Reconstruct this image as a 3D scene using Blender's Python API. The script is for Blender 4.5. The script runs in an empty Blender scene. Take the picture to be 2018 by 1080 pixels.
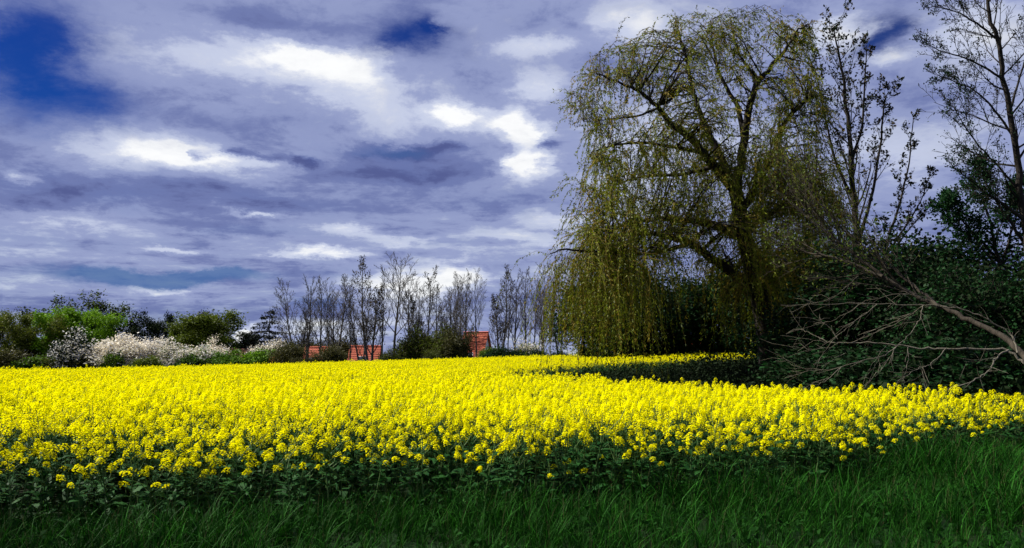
import bpy, math, random
import numpy as np
from mathutils import Vector

random.seed(7)
RNG = np.random.default_rng(7)
scene = bpy.context.scene
COL = scene.collection
R = math.radians

# ------------------------------------------------------------------ camera
W_PX, H_PX, F_PX, HORIZON, EYE = 2018.0, 1080.0, 1570.0, 705.0, 1.6
PITCH = math.atan((HORIZON - H_PX / 2) / F_PX)
cam_data = bpy.data.cameras.new("camera")
cam_data.sensor_width = 36.0
cam_data.lens = F_PX / W_PX * 36.0
cam_data.clip_end = 6000.0
cam_data.clip_start = 0.05
cam = bpy.data.objects.new("camera", cam_data)
cam.location = (0, 0, EYE)
cam.rotation_euler = (math.pi / 2 + PITCH, 0, 0)
COL.objects.link(cam)
scene.camera = cam


def ray(px, py):
    u, v = (px - W_PX / 2) / F_PX, -(py - H_PX / 2) / F_PX
    c, s = math.cos(PITCH), math.sin(PITCH)
    return Vector((u, c - v * s, s + v * c))


def at(px, py, Y):
    d = ray(px, py)
    return Vector((0, 0, EYE)) + d * (Y / d.y)


# ------------------------------------------------------------------ exposure, sun
scene.view_settings.view_transform = 'Standard'
scene.view_settings.look = 'None'
scene.view_settings.exposure = 0.95
scene.view_settings.gamma = 1.0
scene.view_settings.use_curve_mapping = False
scene.cycles.max_bounces = 6
scene.cycles.transparent_max_bounces = 4

SUN_EL, SUN_AZ = R(46), R(-68)          # azimuth clockwise from the view direction (+Y)
sun_vec = Vector((math.sin(SUN_AZ) * math.cos(SUN_EL), math.cos(SUN_AZ) * math.cos(SUN_EL), math.sin(SUN_EL)))
sl = bpy.data.lights.new("sun", 'SUN')
sl.energy = 5.0
sl.angle = R(0.5)
sl.color = (1.0, 0.95, 0.86)
so = bpy.data.objects.new("sun", sl)
so.rotation_euler = (-sun_vec).to_track_quat('-Z', 'Y').to_euler()
so.location = sun_vec * 50
COL.objects.link(so)

# ------------------------------------------------------------------ sky
world = bpy.data.worlds.new("World")
scene.world = world
world.use_nodes = True
wt = world.node_tree
wt.nodes.clear()


def build_sky():
    N, L = wt.nodes, wt.links

    def node(t, **kw):
        n = N.new(t)
        for k, v in kw.items():
            setattr(n, k, v)
        return n

    def put(sock, v):
        if hasattr(v, "is_linked"):
            L.new(v, sock)
        else:
            sock.default_value = v

    def m(op, a, b=0.0, c=0.0, clamp=False):
        n = node('ShaderNodeMath', operation=op, use_clamp=clamp)
        put(n.inputs[0], a); put(n.inputs[1], b)
        if op in ('MULTIPLY_ADD', 'SMOOTH_MIN', 'SMOOTH_MAX'):
            put(n.inputs[2], c)
        return n.outputs[0]

    def vm(op, a, b=None, c=None):
        n = node('ShaderNodeVectorMath', operation=op)
        put(n.inputs[0], a)
        if b is not None: put(n.inputs[1], b)
        if c is not None: put(n.inputs[2], c)
        return n.outputs['Value'] if op == 'DOT_PRODUCT' else n.outputs['Vector']

    def comb(x, y, z):
        n = node('ShaderNodeCombineXYZ')
        put(n.inputs[0], x); put(n.inputs[1], y); put(n.inputs[2], z)
        return n.outputs[0]

    def noise(vec, scale, detail, rough=0.55, dist=0.0, color=False):
        n = node('ShaderNodeTexNoise')
        put(n.inputs['Vector'], vec)
        n.inputs['Scale'].default_value = scale
        n.inputs['Detail'].default_value = detail
        n.inputs['Roughness'].default_value = rough
        n.inputs['Distortion'].default_value = dist
        return n.outputs['Color'] if color else n.outputs['Fac']

    def remap(v, a, b, c, d, smooth=True):
        n = node('ShaderNodeMapRange')
        n.interpolation_type = 'SMOOTHSTEP' if smooth else 'LINEAR'
        put(n.inputs[0], v)
        for i, k in enumerate((a, b, c, d)):
            n.inputs[i + 1].default_value = k
        return n.outputs[0]

    tc = node('ShaderNodeTexCoord')
    sep = node('ShaderNodeSeparateXYZ')
    L.new(tc.outputs['Generated'], sep.inputs[0])
    dx, dy, dz = sep.outputs
    az = m('ARCTAN2', dx, dy)
    el = m('ARCSINE', dz)
    # cloud deck seen in perspective: a plane overhead
    den = m('ADD', m('MAXIMUM', dz, 0.0), 0.17)
    deck = comb(m('DIVIDE', dx, den), m('DIVIDE', dy, den), 0.0)
    deck_w = vm('MULTIPLY_ADD', vm('SUBTRACT', noise(deck, 0.9, 3, color=True), (0.5, 0.5, 0.5)), (0.45, 0.45, 0), deck)
    big = noise(deck_w, 0.55, 7, 0.56)
    fine = noise(vm('ADD', deck_w, (7.3, 2.1, 0)), 2.1, 9, 0.64)
    # angular coordinates with ragged edges for the single clouds that can be picked out
    flat = comb(az, m('MULTIPLY', el, 2.0), 0.0)
    wob = vm('SUBTRACT', noise(flat, 8.0, 9, 0.68, color=True), (0.5, 0.5, 0.5))
    ang = vm('MULTIPLY_ADD', wob, (0.13, 0.055, 0.0), comb(az, el, 0.0))

    def blobs(lst, start):
        acc = start
        for (px, py, rx, ry, amp) in lst:
            d = ray(px, py).normalized()
            a0, e0 = math.atan2(d.x, d.y), math.asin(d.z)
            ix, iy = F_PX / rx, F_PX / ry
            q = vm('MULTIPLY_ADD', ang, (ix, iy, 0), (-a0 * ix, -e0 * iy, 0))
            g = m('POWER', 0.40, vm('DOT_PRODUCT', q, q))
            acc = m('MULTIPLY_ADD', g, amp, acc)
        return acc

    lights = [
        (640, 122, 85, 22, .42), (520, 120, 160, 34, .24), (400, 180, 220, 40, .10), (905, 232, 60, 22, .50), (1022, 255, 46, 32, .52),
        (1036, 328, 40, 26, .52), (335, 298, 75, 20, .36), (450, 318, 150, 18, .24), (250, 268, 130, 36, .17),
        (700, 160, 120, 40, .20), (1050, 175, 70, 26, .24), (1060, 95, 90, 16, .22), (1240, 50, 80, 36, .26), (690, 452, 70, 12, .26), (640, 496, 84, 10, .36),
        (500, 416, 42, 5, .25), (480, 650, 14, 12, .60), (800, 572, 90, 50, .34), (900, 542, 50, 24, .34), (640, 640, 90, 20, .25), (340, 488, 60, 6, .25), (330, 566, 60, 7, .25),
        (1100, 430, 70, 14, .18), (64, 345, 26, 10, .25), (1030, 470, 80, 10, .16), (800, 470, 60, 8, .18), (1640, 70, 60, 34, .26), (1755, 110, 40, 14, .26),
        (1960, 60, 80, 44, .20), (1790, 300, 110, 60, .14), (120, 430, 130, 16, .12), (760, 230, 110, 40, .18),
        (200, 110, 90, 70, .06), (1300, 300, 160, 120, .12),
        (790, 298, 100, 15, -.34), (880, 292, 50, 9, -.18), (1076, 284, 22, 9, -.34), (830, 338, 170, 26, -.20), (230, 378, 260, 26, -.18), (560, 385, 200, 16, -.12),
        (386, 304, 15, 9, -.42), (462, 302, 34, 9, -.36), (602, 322, 26, 10, -.36), (530, 312, 40, 7, -.22), (200, 180, 110, 60, -.03), (330, 215, 140, 40, -.10),
        (470, 445, 120, 12, -.16), (600, 230, 130, 30, -.12), (90, 330, 100, 30, -.06), (1000, 390, 160, 16, -.14), (300, 618, 300, 22, -.12), (650, 612, 90, 16, -.16), (740, 345, 120, 20, -.10),
        (1330, 150, 120, 60, -.04), (1800, 200, 70, 60, -.10), (500, 40, 180, 26, -.12), (360, 60, 60, 36, .06), (1050, 50, 60, 30, -.06),
    ]
    holes = [(60, 55, 90, 70, 1.15), (50, 130, 110, 60, .85), (130, 200, 105, 40, .82), (50, 235, 90, 36, .40), (205, 195, 46, 22, .42), (815, 62, 74, 36, 1.15), (850, 50, 22, 22, .7), (770, 85, 46, 24, .9), (900, 90, 60, 24, .22), (1758, 62, 40, 32, 1.3), (1725, 84, 22, 14, .6),
             (1670, 100, 44, 12, .8), (1540, 155, 40, 30, .55)]
    teal = [(330, 545, 190, 13, .75), (230, 550, 120, 18, .4), (440, 540, 90, 9, .35), (690, 545, 60, 9, .25), (785, 298, 90, 12, .45), (640, 598, 80, 20, .35)]
    vfine = noise(vm('ADD', deck_w, (1.3, 5.1, 0)), 5.0, 9, 0.68)
    base = m('MULTIPLY_ADD', vfine, 0.56, m('MULTIPLY_ADD', big, 0.42, m('MULTIPLY_ADD', fine, 0.46, -0.190)))
    streak = noise(comb(m('MULTIPLY', az, 3.2), m('MULTIPLY', m('POWER', m('MAXIMUM', el, 0.0005), 0.75), 42.0), 0.0), 1.0, 6, 0.6, 0.4)
    low = remap(el, 0.04, 0.30, 1, 0)
    base = m('MULTIPLY_ADD', m('MULTIPLY', m('SUBTRACT', streak, 0.5), 0.55), low, base)
    tone = blobs(lights, base)
    hole = blobs(holes, m('MULTIPLY_ADD', fine, 1.2, m('MULTIPLY_ADD', big, 0.8, -1.20)))
    hole = remap(m('MULTIPLY_ADD', vfine, 1.7, m('ADD', hole, -0.36)), 0.05, 1.95, 0, 0.97)
    thin = remap(blobs(teal, 0.0), 0.10, 0.7, 0, 0.75)

    ramp = node('ShaderNodeValToRGB')
    cr = ramp.color_ramp
    cr.interpolation = 'EASE'
    stops = [(0.08, (0.045, 0.066, 0.215)), (0.25, (0.090, 0.112, 0.285)), (0.40, (0.160, 0.198, 0.415)), (0.55, (0.30, 0.348, 0.575)),
             (0.70, (0.56, 0.61, 0.78)), (0.90, (0.95, 0.96, 0.97))]
    while len(cr.elements) < len(stops):
        cr.elements.new(0.5)
    for e, (p, c) in zip(cr.elements, stops):
        e.position = p
        e.color = (*c, 1)
    L.new(tone, ramp.inputs[0])

    sky = node('ShaderNodeTexSky')
    sky.sky_type = 'NISHITA'
    sky.sun_disc = False
    sky.sun_elevation = SUN_EL
    sky.sun_rotation = SUN_AZ % (2 * math.pi)
    sky.dust_density = 0.2
    sky.ozone_density = 3.0
    hs = node('ShaderNodeHueSaturation')
    hs.inputs['Hue'].default_value = 0.535
    hs.inputs['Saturation'].default_value = 1.75
    hs.inputs['Value'].default_value = 0.24
    L.new(sky.outputs[0], hs.inputs['Color'])

    STR = 0.10
    cl = vm('SCALE', ramp.outputs[0])
    cl.node.inputs['Scale'].default_value = 0.54 / STR
    tealc = vm('SCALE', (0.05, 0.14, 0.36)); tealc.node.inputs['Scale'].default_value = 0.54 / STR

    def mix(f, a, b):
        n = node('ShaderNodeMix', data_type='RGBA')
        put(n.inputs[0], f); L.new(a, n.inputs[6]); L.new(b, n.inputs[7])
        return n.outputs[2]
    c1 = mix(thin, cl, tealc)
    c2 = mix(hole, c1, hs.outputs[0])
    bg = node('ShaderNodeBackground')
    L.new(c2, bg.inputs[0])
    bg.inputs[1].default_value = STR
    out = node('ShaderNodeOutputWorld')
    L.new(bg.outputs[0], out.inputs[0])


build_sky()


# ------------------------------------------------------------------ terrain
def sstep(a, b, t):
    t = np.clip((np.asarray(t, dtype=float) - a) / (b - a), 0, 1)
    return t * t * (3 - 2 * t)


def ground_h(x, y):
    x = np.asarray(x, dtype=float); y = np.asarray(y, dtype=float)
    base = sstep(15, 70, y) * 0.032 * np.clip(x + 18, -45, 40)
    bank = 0.04 * sstep(2.5, 6.5, x) * sstep(3, 7, y) * (1 - sstep(12, 20, y))
    bumps = 0.03 * np.sin(x * 1.3 + 0.5 * y) * np.sin(y * 0.9 - 0.4 * x)
    return base + bank + bumps


def gh(x, y):
    return float(ground_h(x, y))


# ------------------------------------------------------------------ materials
def new_mat(name):
    mt = bpy.data.materials.new(name)
    mt.use_nodes = True
    nt = mt.node_tree
    nt.nodes.clear()
    out = nt.nodes.new('ShaderNodeOutputMaterial')
    return mt, nt, out


def leaf_mat(name, c1, c2, trans=0.3, rough=0.6, spec=0.10):
    """c1..c2: two natural colours that single leaves vary between."""
    mt, nt, out = new_mat(name)
    g = nt.nodes.new('ShaderNodeNewGeometry')
    mx = nt.nodes.new('ShaderNodeMix'); mx.data_type = 'RGBA'
    mx.inputs[6].default_value = (*c1, 1); mx.inputs[7].default_value = (*c2, 1)
    nt.links.new(g.outputs['Random Per Island'], mx.inputs[0])
    p = nt.nodes.new('ShaderNodeBsdfPrincipled')
    p.inputs['Roughness'].default_value = rough
    p.inputs['Specular IOR Level'].default_value = spec
    nt.links.new(mx.outputs[2], p.inputs['Base Color'])
    t = nt.nodes.new('ShaderNodeBsdfTranslucent')
    nt.links.new(mx.outputs[2], t.inputs['Color'])
    ms = nt.nodes.new('ShaderNodeMixShader')
    ms.inputs[0].default_value = trans
    nt.links.new(p.outputs[0], ms.inputs[1]); nt.links.new(t.outputs[0], ms.inputs[2])
    nt.links.new(ms.outputs[0], out.inputs[0])
    return mt


def bark_mat(name, c1, c2, scale=9.0, bump=0.6):
    mt, nt, out = new_mat(name)
    tc = nt.nodes.new('ShaderNodeTexCoord')
    mp = nt.nodes.new('ShaderNodeMapping'); mp.inputs['Scale'].default_value = (1, 1, 0.25)
    nt.links.new(tc.outputs['Object'], mp.inputs[0])
    n = nt.nodes.new('ShaderNodeTexNoise'); n.inputs['Scale'].default_value = scale; n.inputs['Detail'].default_value = 6; n.inputs['Roughness'].default_value = 0.7
    nt.links.new(mp.outputs[0], n.inputs['Vector'])
    mx = nt.nodes.new('ShaderNodeMix'); mx.data_type = 'RGBA'
    mx.inputs[6].default_value = (*c1, 1); mx.inputs[7].default_value = (*c2, 1)
    rm = nt.nodes.new('ShaderNodeMapRange'); rm.inputs[1].default_value = .35; rm.inputs[2].default_value = .65
    nt.links.new(n.outputs['Fac'], rm.inputs[0]); nt.links.new(rm.outputs[0], mx.inputs[0])
    p = nt.nodes.new('ShaderNodeBsdfPrincipled'); p.inputs['Roughness'].default_value = 0.9; p.inputs['Specular IOR Level'].default_value = 0.15
    nt.links.new(mx.outputs[2], p.inputs['Base Color'])
    b = nt.nodes.new('ShaderNodeBump'); b.inputs['Strength'].default_value = bump; b.inputs['Distance'].default_value = 0.05
    nt.links.new(n.outputs['Fac'], b.inputs['Height']); nt.links.new(b.outputs[0], p.inputs['Normal'])
    nt.links.new(p.outputs[0], out.inputs[0])
    return mt


def wall_mat(name, c1, c2, scale=3.0, rough=0.85):
    return bark_mat(name, c1, c2, scale, 0.2)


M = dict(
    petal=leaf_mat("rape_petal", (.92, .78, .001), (.84, .88, .002), .42, .8, .0),
    bud=leaf_mat("rape_bud", (.20, .28, .02), (.35, .38, .02), .2),
    rape_stem=leaf_mat("rape_stem", (.050, .105, .030), (.075, .14, .035), .05, .6, .15),
    rape_leaf=leaf_mat("rape_leaf", (.007, .038, .009), (.016, .066, .014), .15, .6, .05),
    grass=leaf_mat("grass_blade", (.003, .024, .002), (.011, .060, .004), .2, .6, .03),
    fresh=leaf_mat("lit_grass", (.009, .075, .004), (.025, .130, .009), .2, .6, .05),  # brighter copy of the blade colour, painted as if sunlit
    dry=leaf_mat("dry_grass", (.05, .06, .02), (.10, .10, .04), .2, .7, .1),
    weed=leaf_mat("weed_leaf", (.004, .022, .003), (.010, .044, .006), .15, .8, .03),
    bark=bark_mat("dark_bark", (.012, .010, .008), (.032, .026, .020)),
    bark_grey=bark_mat("grey_bark", (.045, .041, .037), (.11, .10, .092)),
    bark_lean=bark_mat("weathered_bark", (.016, .013, .009), (.060, .049, .036)),
    dead=bark_mat("dead_wood", (.075, .066, .046), (.165, .148, .115), 20),
    willow=leaf_mat("willow_leaf", (.065, .098, .004), (.210, .240, .009), .35, .5, .1),
    willow_gold=leaf_mat("willow_golden_leaf", (.16, .115, .008), (.26, .20, .014), .35),
    willow_deep=leaf_mat("willow_deep_leaf", (.020, .034, .004), (.05, .07, .006), .25),
    willow_twig=leaf_mat("willow_twig", (.16, .105, .020), (.24, .17, .03), .0, .7, .1),
    spring=leaf_mat("spring_leaf", (.09, .19, .006), (.15, .30, .010), .3),
    olive=leaf_mat("olive_leaf", (.065, .085, .008), (.12, .13, .014), .3),
    olive2=leaf_mat("moss_leaf", (.055, .085, .006), (.09, .12, .010), .3),
    scrub=leaf_mat("scrub_leaf", (.035, .040, .012), (.075, .070, .020), .25),
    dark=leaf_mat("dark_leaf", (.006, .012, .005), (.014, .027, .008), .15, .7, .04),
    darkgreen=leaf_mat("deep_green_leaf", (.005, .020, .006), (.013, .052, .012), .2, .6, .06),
    bush=leaf_mat("bush_leaf", (.04, .10, .006), (.08, .16, .010), .3),
    needle=leaf_mat("conifer_needle", (.008, .013, .009), (.016, .022, .014), .05),
    white=leaf_mat("white_blossom", (.62, .60, .55), (.80, .78, .74), .2),
    pink=leaf_mat("pinkish_blossom", (.64, .57, .43), (.86, .80, .66), .2),
    seed=leaf_mat("seed_cluster", (.030, .024, .016), (.060, .048, .028), .1),
    copper=leaf_mat("copper_leaf", (.03, .014, .016), (.06, .025, .025), .2),
    rust=leaf_mat("rust_leaf", (.25, .09, .02), (.32, .14, .03), .2),
)


# ------------------------------------------------------------------ mesh helpers
class MB:
    """collects quads (numpy) and links them as one mesh object"""
    def __init__(s):
        s.v, s.f, s.m, s.n = [], [], [], 0

    def add(s, verts, quads, mat=0):
        verts = np.asarray(verts, dtype=np.float32).reshape(-1, 3)
        quads = np.asarray(quads, dtype=np.int32).reshape(-1, 4)
        s.v.append(verts); s.f.append(quads + s.n); s.m.append(np.full(len(quads), mat, dtype=np.int32))
        s.n += len(verts)

    def tube(s, pts, rad, sides=4, mat=0):
        P = np.asarray(pts, dtype=float).reshape(-1, 3); k = len(P)
        rad = np.asarray(rad, dtype=float)
        T = np.empty_like(P)
        T[1:-1] = P[2:] - P[:-2]; T[0] = P[1] - P[0]; T[-1] = P[-1] - P[-2]
        T /= np.linalg.norm(T, axis=1)[:, None] + 1e-9
        ref = np.array([0.31, 0.95, 0.05]) if abs(T[:, 2]).mean() > .6 else np.array([0.05, 0.1, 0.99])
        A = np.cross(T, ref); A /= np.linalg.norm(A, axis=1)[:, None] + 1e-9
        B = np.cross(T, A)
        th = np.arange(sides) * (2 * math.pi / sides)
        V = P[:, None, :] + rad[:, None, None] * (np.cos(th)[None, :, None] * A[:, None, :] + np.sin(th)[None, :, None] * B[:, None, :])
        i = np.arange(k - 1)[:, None] * sides; j = np.arange(sides)[None, :]; j2 = (j + 1) % sides
        Q = np.stack([i + j, i + j2, i + sides + j2, i + sides + j], axis=-1)
        s.add(V, Q, mat)

    def leaves(s, C, size, D=None, aspect=0.5, mat=0, spread=1.0, up=0.0, rng=RNG):
        """one bent diamond per row of C; D: preferred long-axis direction"""
        C = np.asarray(C, dtype=float).reshape(-1, 3); n = len(C)
        if n == 0: return
        size = np.broadcast_to(np.asarray(size, dtype=float), (n,))
        X = rng.normal(size=(n, 3)) * spread
        if D is not None: X = X + np.asarray(D, dtype=float)
        X /= np.linalg.norm(X, axis=1)[:, None] + 1e-9
        Z = rng.normal(size=(n, 3)); Z[:, 2] += up
        Yv = np.cross(Z, X); Yv /= np.linalg.norm(Yv, axis=1)[:, None] + 1e-9
        Nn = np.cross(X, Yv)
        L = size[:, None]; Wd = L * aspect * 0.5
        mid = C + X * L * 0.45
        V = np.stack([C, mid + Yv * Wd + Nn * Wd * .3, C + X * L, mid - Yv * Wd + Nn * Wd * .3], axis=1)
        s.add(V.reshape(-1, 3), np.arange(n * 4).reshape(n, 4), mat)

    def box(s, lo, hi, mat=0):
        x0, y0, z0 = lo; x1, y1, z1 = hi
        V = [(x0, y0, z0), (x1, y0, z0), (x1, y1, z0), (x0, y1, z0), (x0, y0, z1), (x1, y0, z1), (x1, y1, z1), (x0, y1, z1)]
        s.add(V, [(0, 3, 2, 1), (4, 5, 6, 7), (0, 1, 5, 4), (1, 2, 6, 5), (2, 3, 7, 6), (3, 0, 4, 7)], mat)

    def tris(s):
        return sum(len(f) for f in s.f) * 2

    def mesh(s, name, mats, smooth=False):
        me = bpy.data.meshes.new(name)
        V = np.concatenate(s.v); F = np.concatenate(s.f); I = np.concatenate(s.m)
        me.vertices.add(len(V)); me.vertices.foreach_set("co", V.ravel())
        me.loops.add(len(F) * 4); me.loops.foreach_set("vertex_index", F.ravel())
        me.polygons.add(len(F))
        me.polygons.foreach_set("loop_start", np.arange(len(F), dtype=np.int32) * 4)
        me.polygons.foreach_set("material_index", I)
        if smooth: me.polygons.foreach_set("use_smooth", np.ones(len(F), dtype=bool))
        for m_ in (mats if isinstance(mats, (list, tuple)) else [mats]):
            me.materials.append(m_)
        me.update(calc_edges=True)
        return me

    def build(s, name, mats, parent=None, smooth=False, link=True):
        o = bpy.data.objects.new(name, s.mesh(name, mats, smooth))
        if link: COL.objects.link(o)
        if parent: o.parent = parent
        return o


def tag(o, label=None, cat=None, group=None, kind=None):
    if label: o['label'] = label
    if cat: o['category'] = cat
    if group: o['group'] = group
    if kind: o['kind'] = kind
    return o


def empty(name, loc, label, cat, group=None, rz=0.0, scale=1.0):
    o = bpy.data.objects.new(name, None)
    o.empty_display_size = 0.2
    o.location = loc; o.rotation_euler = (0, 0, rz)
    o.scale = (scale,) * 3 if not isinstance(scale, tuple) else scale
    COL.objects.link(o)
    return tag(o, label, cat, group)


def copy_tree(o, loc, rz, scale, label, group):
    c = o.copy(); COL.objects.link(c)
    c.location = loc; c.rotation_euler = (0, 0, rz); c.scale = (scale,) * 3 if not isinstance(scale, tuple) else scale
    tag(c, label, None, group)
    for ch in o.children:
        d = ch.copy(); COL.objects.link(d); d.parent = c
        for g in ch.children:
            e = g.copy(); COL.objects.link(e); e.parent = d
    return c


# ------------------------------------------------------------------ ground
def make_ground():
    def axis(lo, hi, c0, c1, fine):
        mid = list(np.arange(c0, c1 + 1e-6, fine))
        left, step, v = [], fine, c0
        while v > lo:
            step *= 1.35; v -= step; left.append(v)
        right, step, v = [], fine, c1
        while v < hi:
            step *= 1.35; v += step; right.append(v)
        return np.array(left[::-1] + mid + right)
    xs, ys = axis(-3000, 3000, -30, 30, 1.0), axis(-3000, 3000, -4, 90, 1.0)
    X, Y = np.meshgrid(xs, ys)
    Z = ground_h(X, Y)
    V = np.stack([X, Y, Z], -1).reshape(-1, 3)
    nx, ny = len(xs), len(ys)
    i = np.arange(ny - 1)[:, None] * nx; j = np.arange(nx - 1)[None, :]
    Q = np.stack([i + j, i + j + 1, i + nx + j + 1, i + nx + j], -1).reshape(-1, 4)
    mb = MB(); mb.add(V, Q)
    mt, nt, out = new_mat("soil_and_turf")
    tc = nt.nodes.new('ShaderNodeTexCoord')
    n = nt.nodes.new('ShaderNodeTexNoise'); n.inputs['Scale'].default_value = 1.4; n.inputs['Detail'].default_value = 8
    nt.links.new(tc.outputs['Object'], n.inputs['Vector'])
    n2 = nt.nodes.new('ShaderNodeTexNoise'); n2.inputs['Scale'].default_value = 22; n2.inputs['Detail'].default_value = 5
    nt.links.new(tc.outputs['Object'], n2.inputs['Vector'])
    cr = nt.nodes.new('ShaderNodeValToRGB')
    e = cr.color_ramp.elements
    e[0].position, e[0].color = .30, (.012, .011, .006, 1)
    e[1].position, e[1].color = .55, (.006, .022, .005, 1)
    nt.links.new(n.outputs['Fac'], cr.inputs[0])
    p = nt.nodes.new('ShaderNodeBsdfPrincipled'); p.inputs['Roughness'].default_value = .95; p.inputs['Specular IOR Level'].default_value = .1
    nt.links.new(cr.outputs[0], p.inputs['Base Color'])
    b = nt.nodes.new('ShaderNodeBump'); b.inputs['Strength'].default_value = .8; b.inputs['Distance'].default_value = .04
    nt.links.new(n2.outputs['Fac'], b.inputs['Height']); nt.links.new(b.outputs[0], p.inputs['Normal'])
    nt.links.new(p.outputs[0], out.inputs[0])
    o = mb.build("ground", mt, smooth=True)
    tag(o, kind='structure', label="dark soil and turf ground rising gently to the right")


make_ground()


# ------------------------------------------------------------------ scatter by geometry nodes (for stuff only)
def scatter(name, P, rot, scl, idx, sources, label):
    me = bpy.data.meshes.new(name)
    n = len(P)
    me.vertices.add(n); me.vertices.foreach_set("co", np.asarray(P, dtype=np.float32).ravel())
    a = me.attributes.new("inst_rot", 'FLOAT_VECTOR', 'POINT'); a.data.foreach_set("vector", np.asarray(rot, dtype=np.float32).ravel())
    a = me.attributes.new("inst_scale", 'FLOAT_VECTOR', 'POINT'); a.data.foreach_set("vector", np.asarray(scl, dtype=np.float32).ravel())
    a = me.attributes.new("inst_idx", 'INT', 'POINT'); a.data.foreach_set("value", np.asarray(idx, dtype=np.int32))
    o = bpy.data.objects.new(name, me); COL.objects.link(o)
    ng = bpy.data.node_groups.new(name + "_scatter", 'GeometryNodeTree')
    ng.interface.new_socket("Geometry", in_out='INPUT', socket_type='NodeSocketGeometry')
    ng.interface.new_socket("Geometry", in_out='OUTPUT', socket_type='NodeSocketGeometry')
    N, L = ng.nodes, ng.links
    gi, go = N.new('NodeGroupInput'), N.new('NodeGroupOutput')
    iop = N.new('GeometryNodeInstanceOnPoints')
    L.new(gi.outputs[0], iop.inputs['Points'])
    join = N.new('GeometryNodeJoinGeometry')
    for s in reversed(sources):                       # joined last-first, so that index 0 is the first source
        oi = N.new('GeometryNodeObjectInfo'); oi.inputs['Object'].default_value = s
        gti = N.new('GeometryNodeGeometryToInstance')
        L.new(oi.outputs['Geometry'], gti.inputs[0]); L.new(gti.outputs[0], join.inputs[0])
    L.new(join.outputs[0], iop.inputs['Instance'])
    iop.inputs['Pick Instance'].default_value = True

    def attr(nm, typ):
        k = N.new('GeometryNodeInputNamedAttribute'); k.data_type = typ; k.inputs['Name'].default_value = nm
        return next(x for x in k.outputs if x.enabled and x.name == 'Attribute')
    e2r = N.new('FunctionNodeEulerToRotation')
    L.new(attr("inst_rot", 'FLOAT_VECTOR'), e2r.inputs[0]); L.new(e2r.outputs[0], iop.inputs['Rotation'])
    L.new(attr("inst_scale", 'FLOAT_VECTOR'), iop.inputs['Scale'])
    L.new(attr("inst_idx", 'INT'), iop.inputs['Instance Index'])
    L.new(iop.outputs[0], go.inputs[0])
    md = o.modifiers.new("scatter", 'NODES'); md.node_group = ng
    return tag(o, label, kind='stuff')


# ------------------------------------------------------------------ rapeseed
def raceme(mb, base, d, h, r, nf, fs, mat=0, budmat=1):
    """dome of four-petalled florets round the end of a stalk"""
    d = np.asarray(d, float); d /= np.linalg.norm(d)
    a = np.cross(d, [0.3, 0.9, 0.1]); a /= np.linalg.norm(a); b = np.cross(d, a)
    k = np.arange(nf); t = (k + .5) / nf
    th = k * 2.39996 + RNG.uniform(-.3, .3, nf)
    hh = h * (t ** 0.8)
    rr = r * np.sqrt(np.clip(1 - (t ** 1.7) * .92, 0, 1)) * RNG.uniform(.65, 1.1, nf)
    rad = np.cos(th)[:, None] * a + np.sin(th)[:, None] * b
    C = np.asarray(base) + d * hh[:, None] + rad * rr[:, None]
    Nn = rad * (1.0 - .6 * t[:, None]) + d * (0.55 + .8 * t[:, None]) + RNG.normal(size=(nf, 3)) * .25
    Nn /= np.linalg.norm(Nn, axis=1)[:, None]
    U = np.cross(Nn, RNG.normal(size=(nf, 3))); U /= np.linalg.norm(U, axis=1)[:, None]
    V = np.cross(Nn, U)
    s = fs * RNG.uniform(.8, 1.15, nf)[:, None]
    w = s * .42
    lift = Nn * s * .28
    for (A, B, off) in ((U, V, 0.0), (V, U, 0.0012)):
        c = C + Nn * off
        q = np.stack([c + A * s + B * w + lift, c + A * s - B * w + lift, c - A * s - B * w + lift, c - A * s + B * w + lift], 1)
        mid1 = c + B * w * .6; mid2 = c - B * w * .6
        VV = np.concatenate([q, mid1[:, None], mid2[:, None]], 1).reshape(-1, 3)
        i = np.arange(nf)[:, None] * 6
        Q = np.concatenate([i + np.array([[0, 1, 5, 4]]), i + np.array([[4, 5, 2, 3]])], 0)
        mb.add(VV, Q, mat)
    nb = max(3, nf // 7)
    mb.leaves(np.asarray(base) + d * h + RNG.normal(size=(nb, 3)) * r * .2, fs * 1.1, D=d, aspect=.6, mat=budmat, spread=.4)


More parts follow.
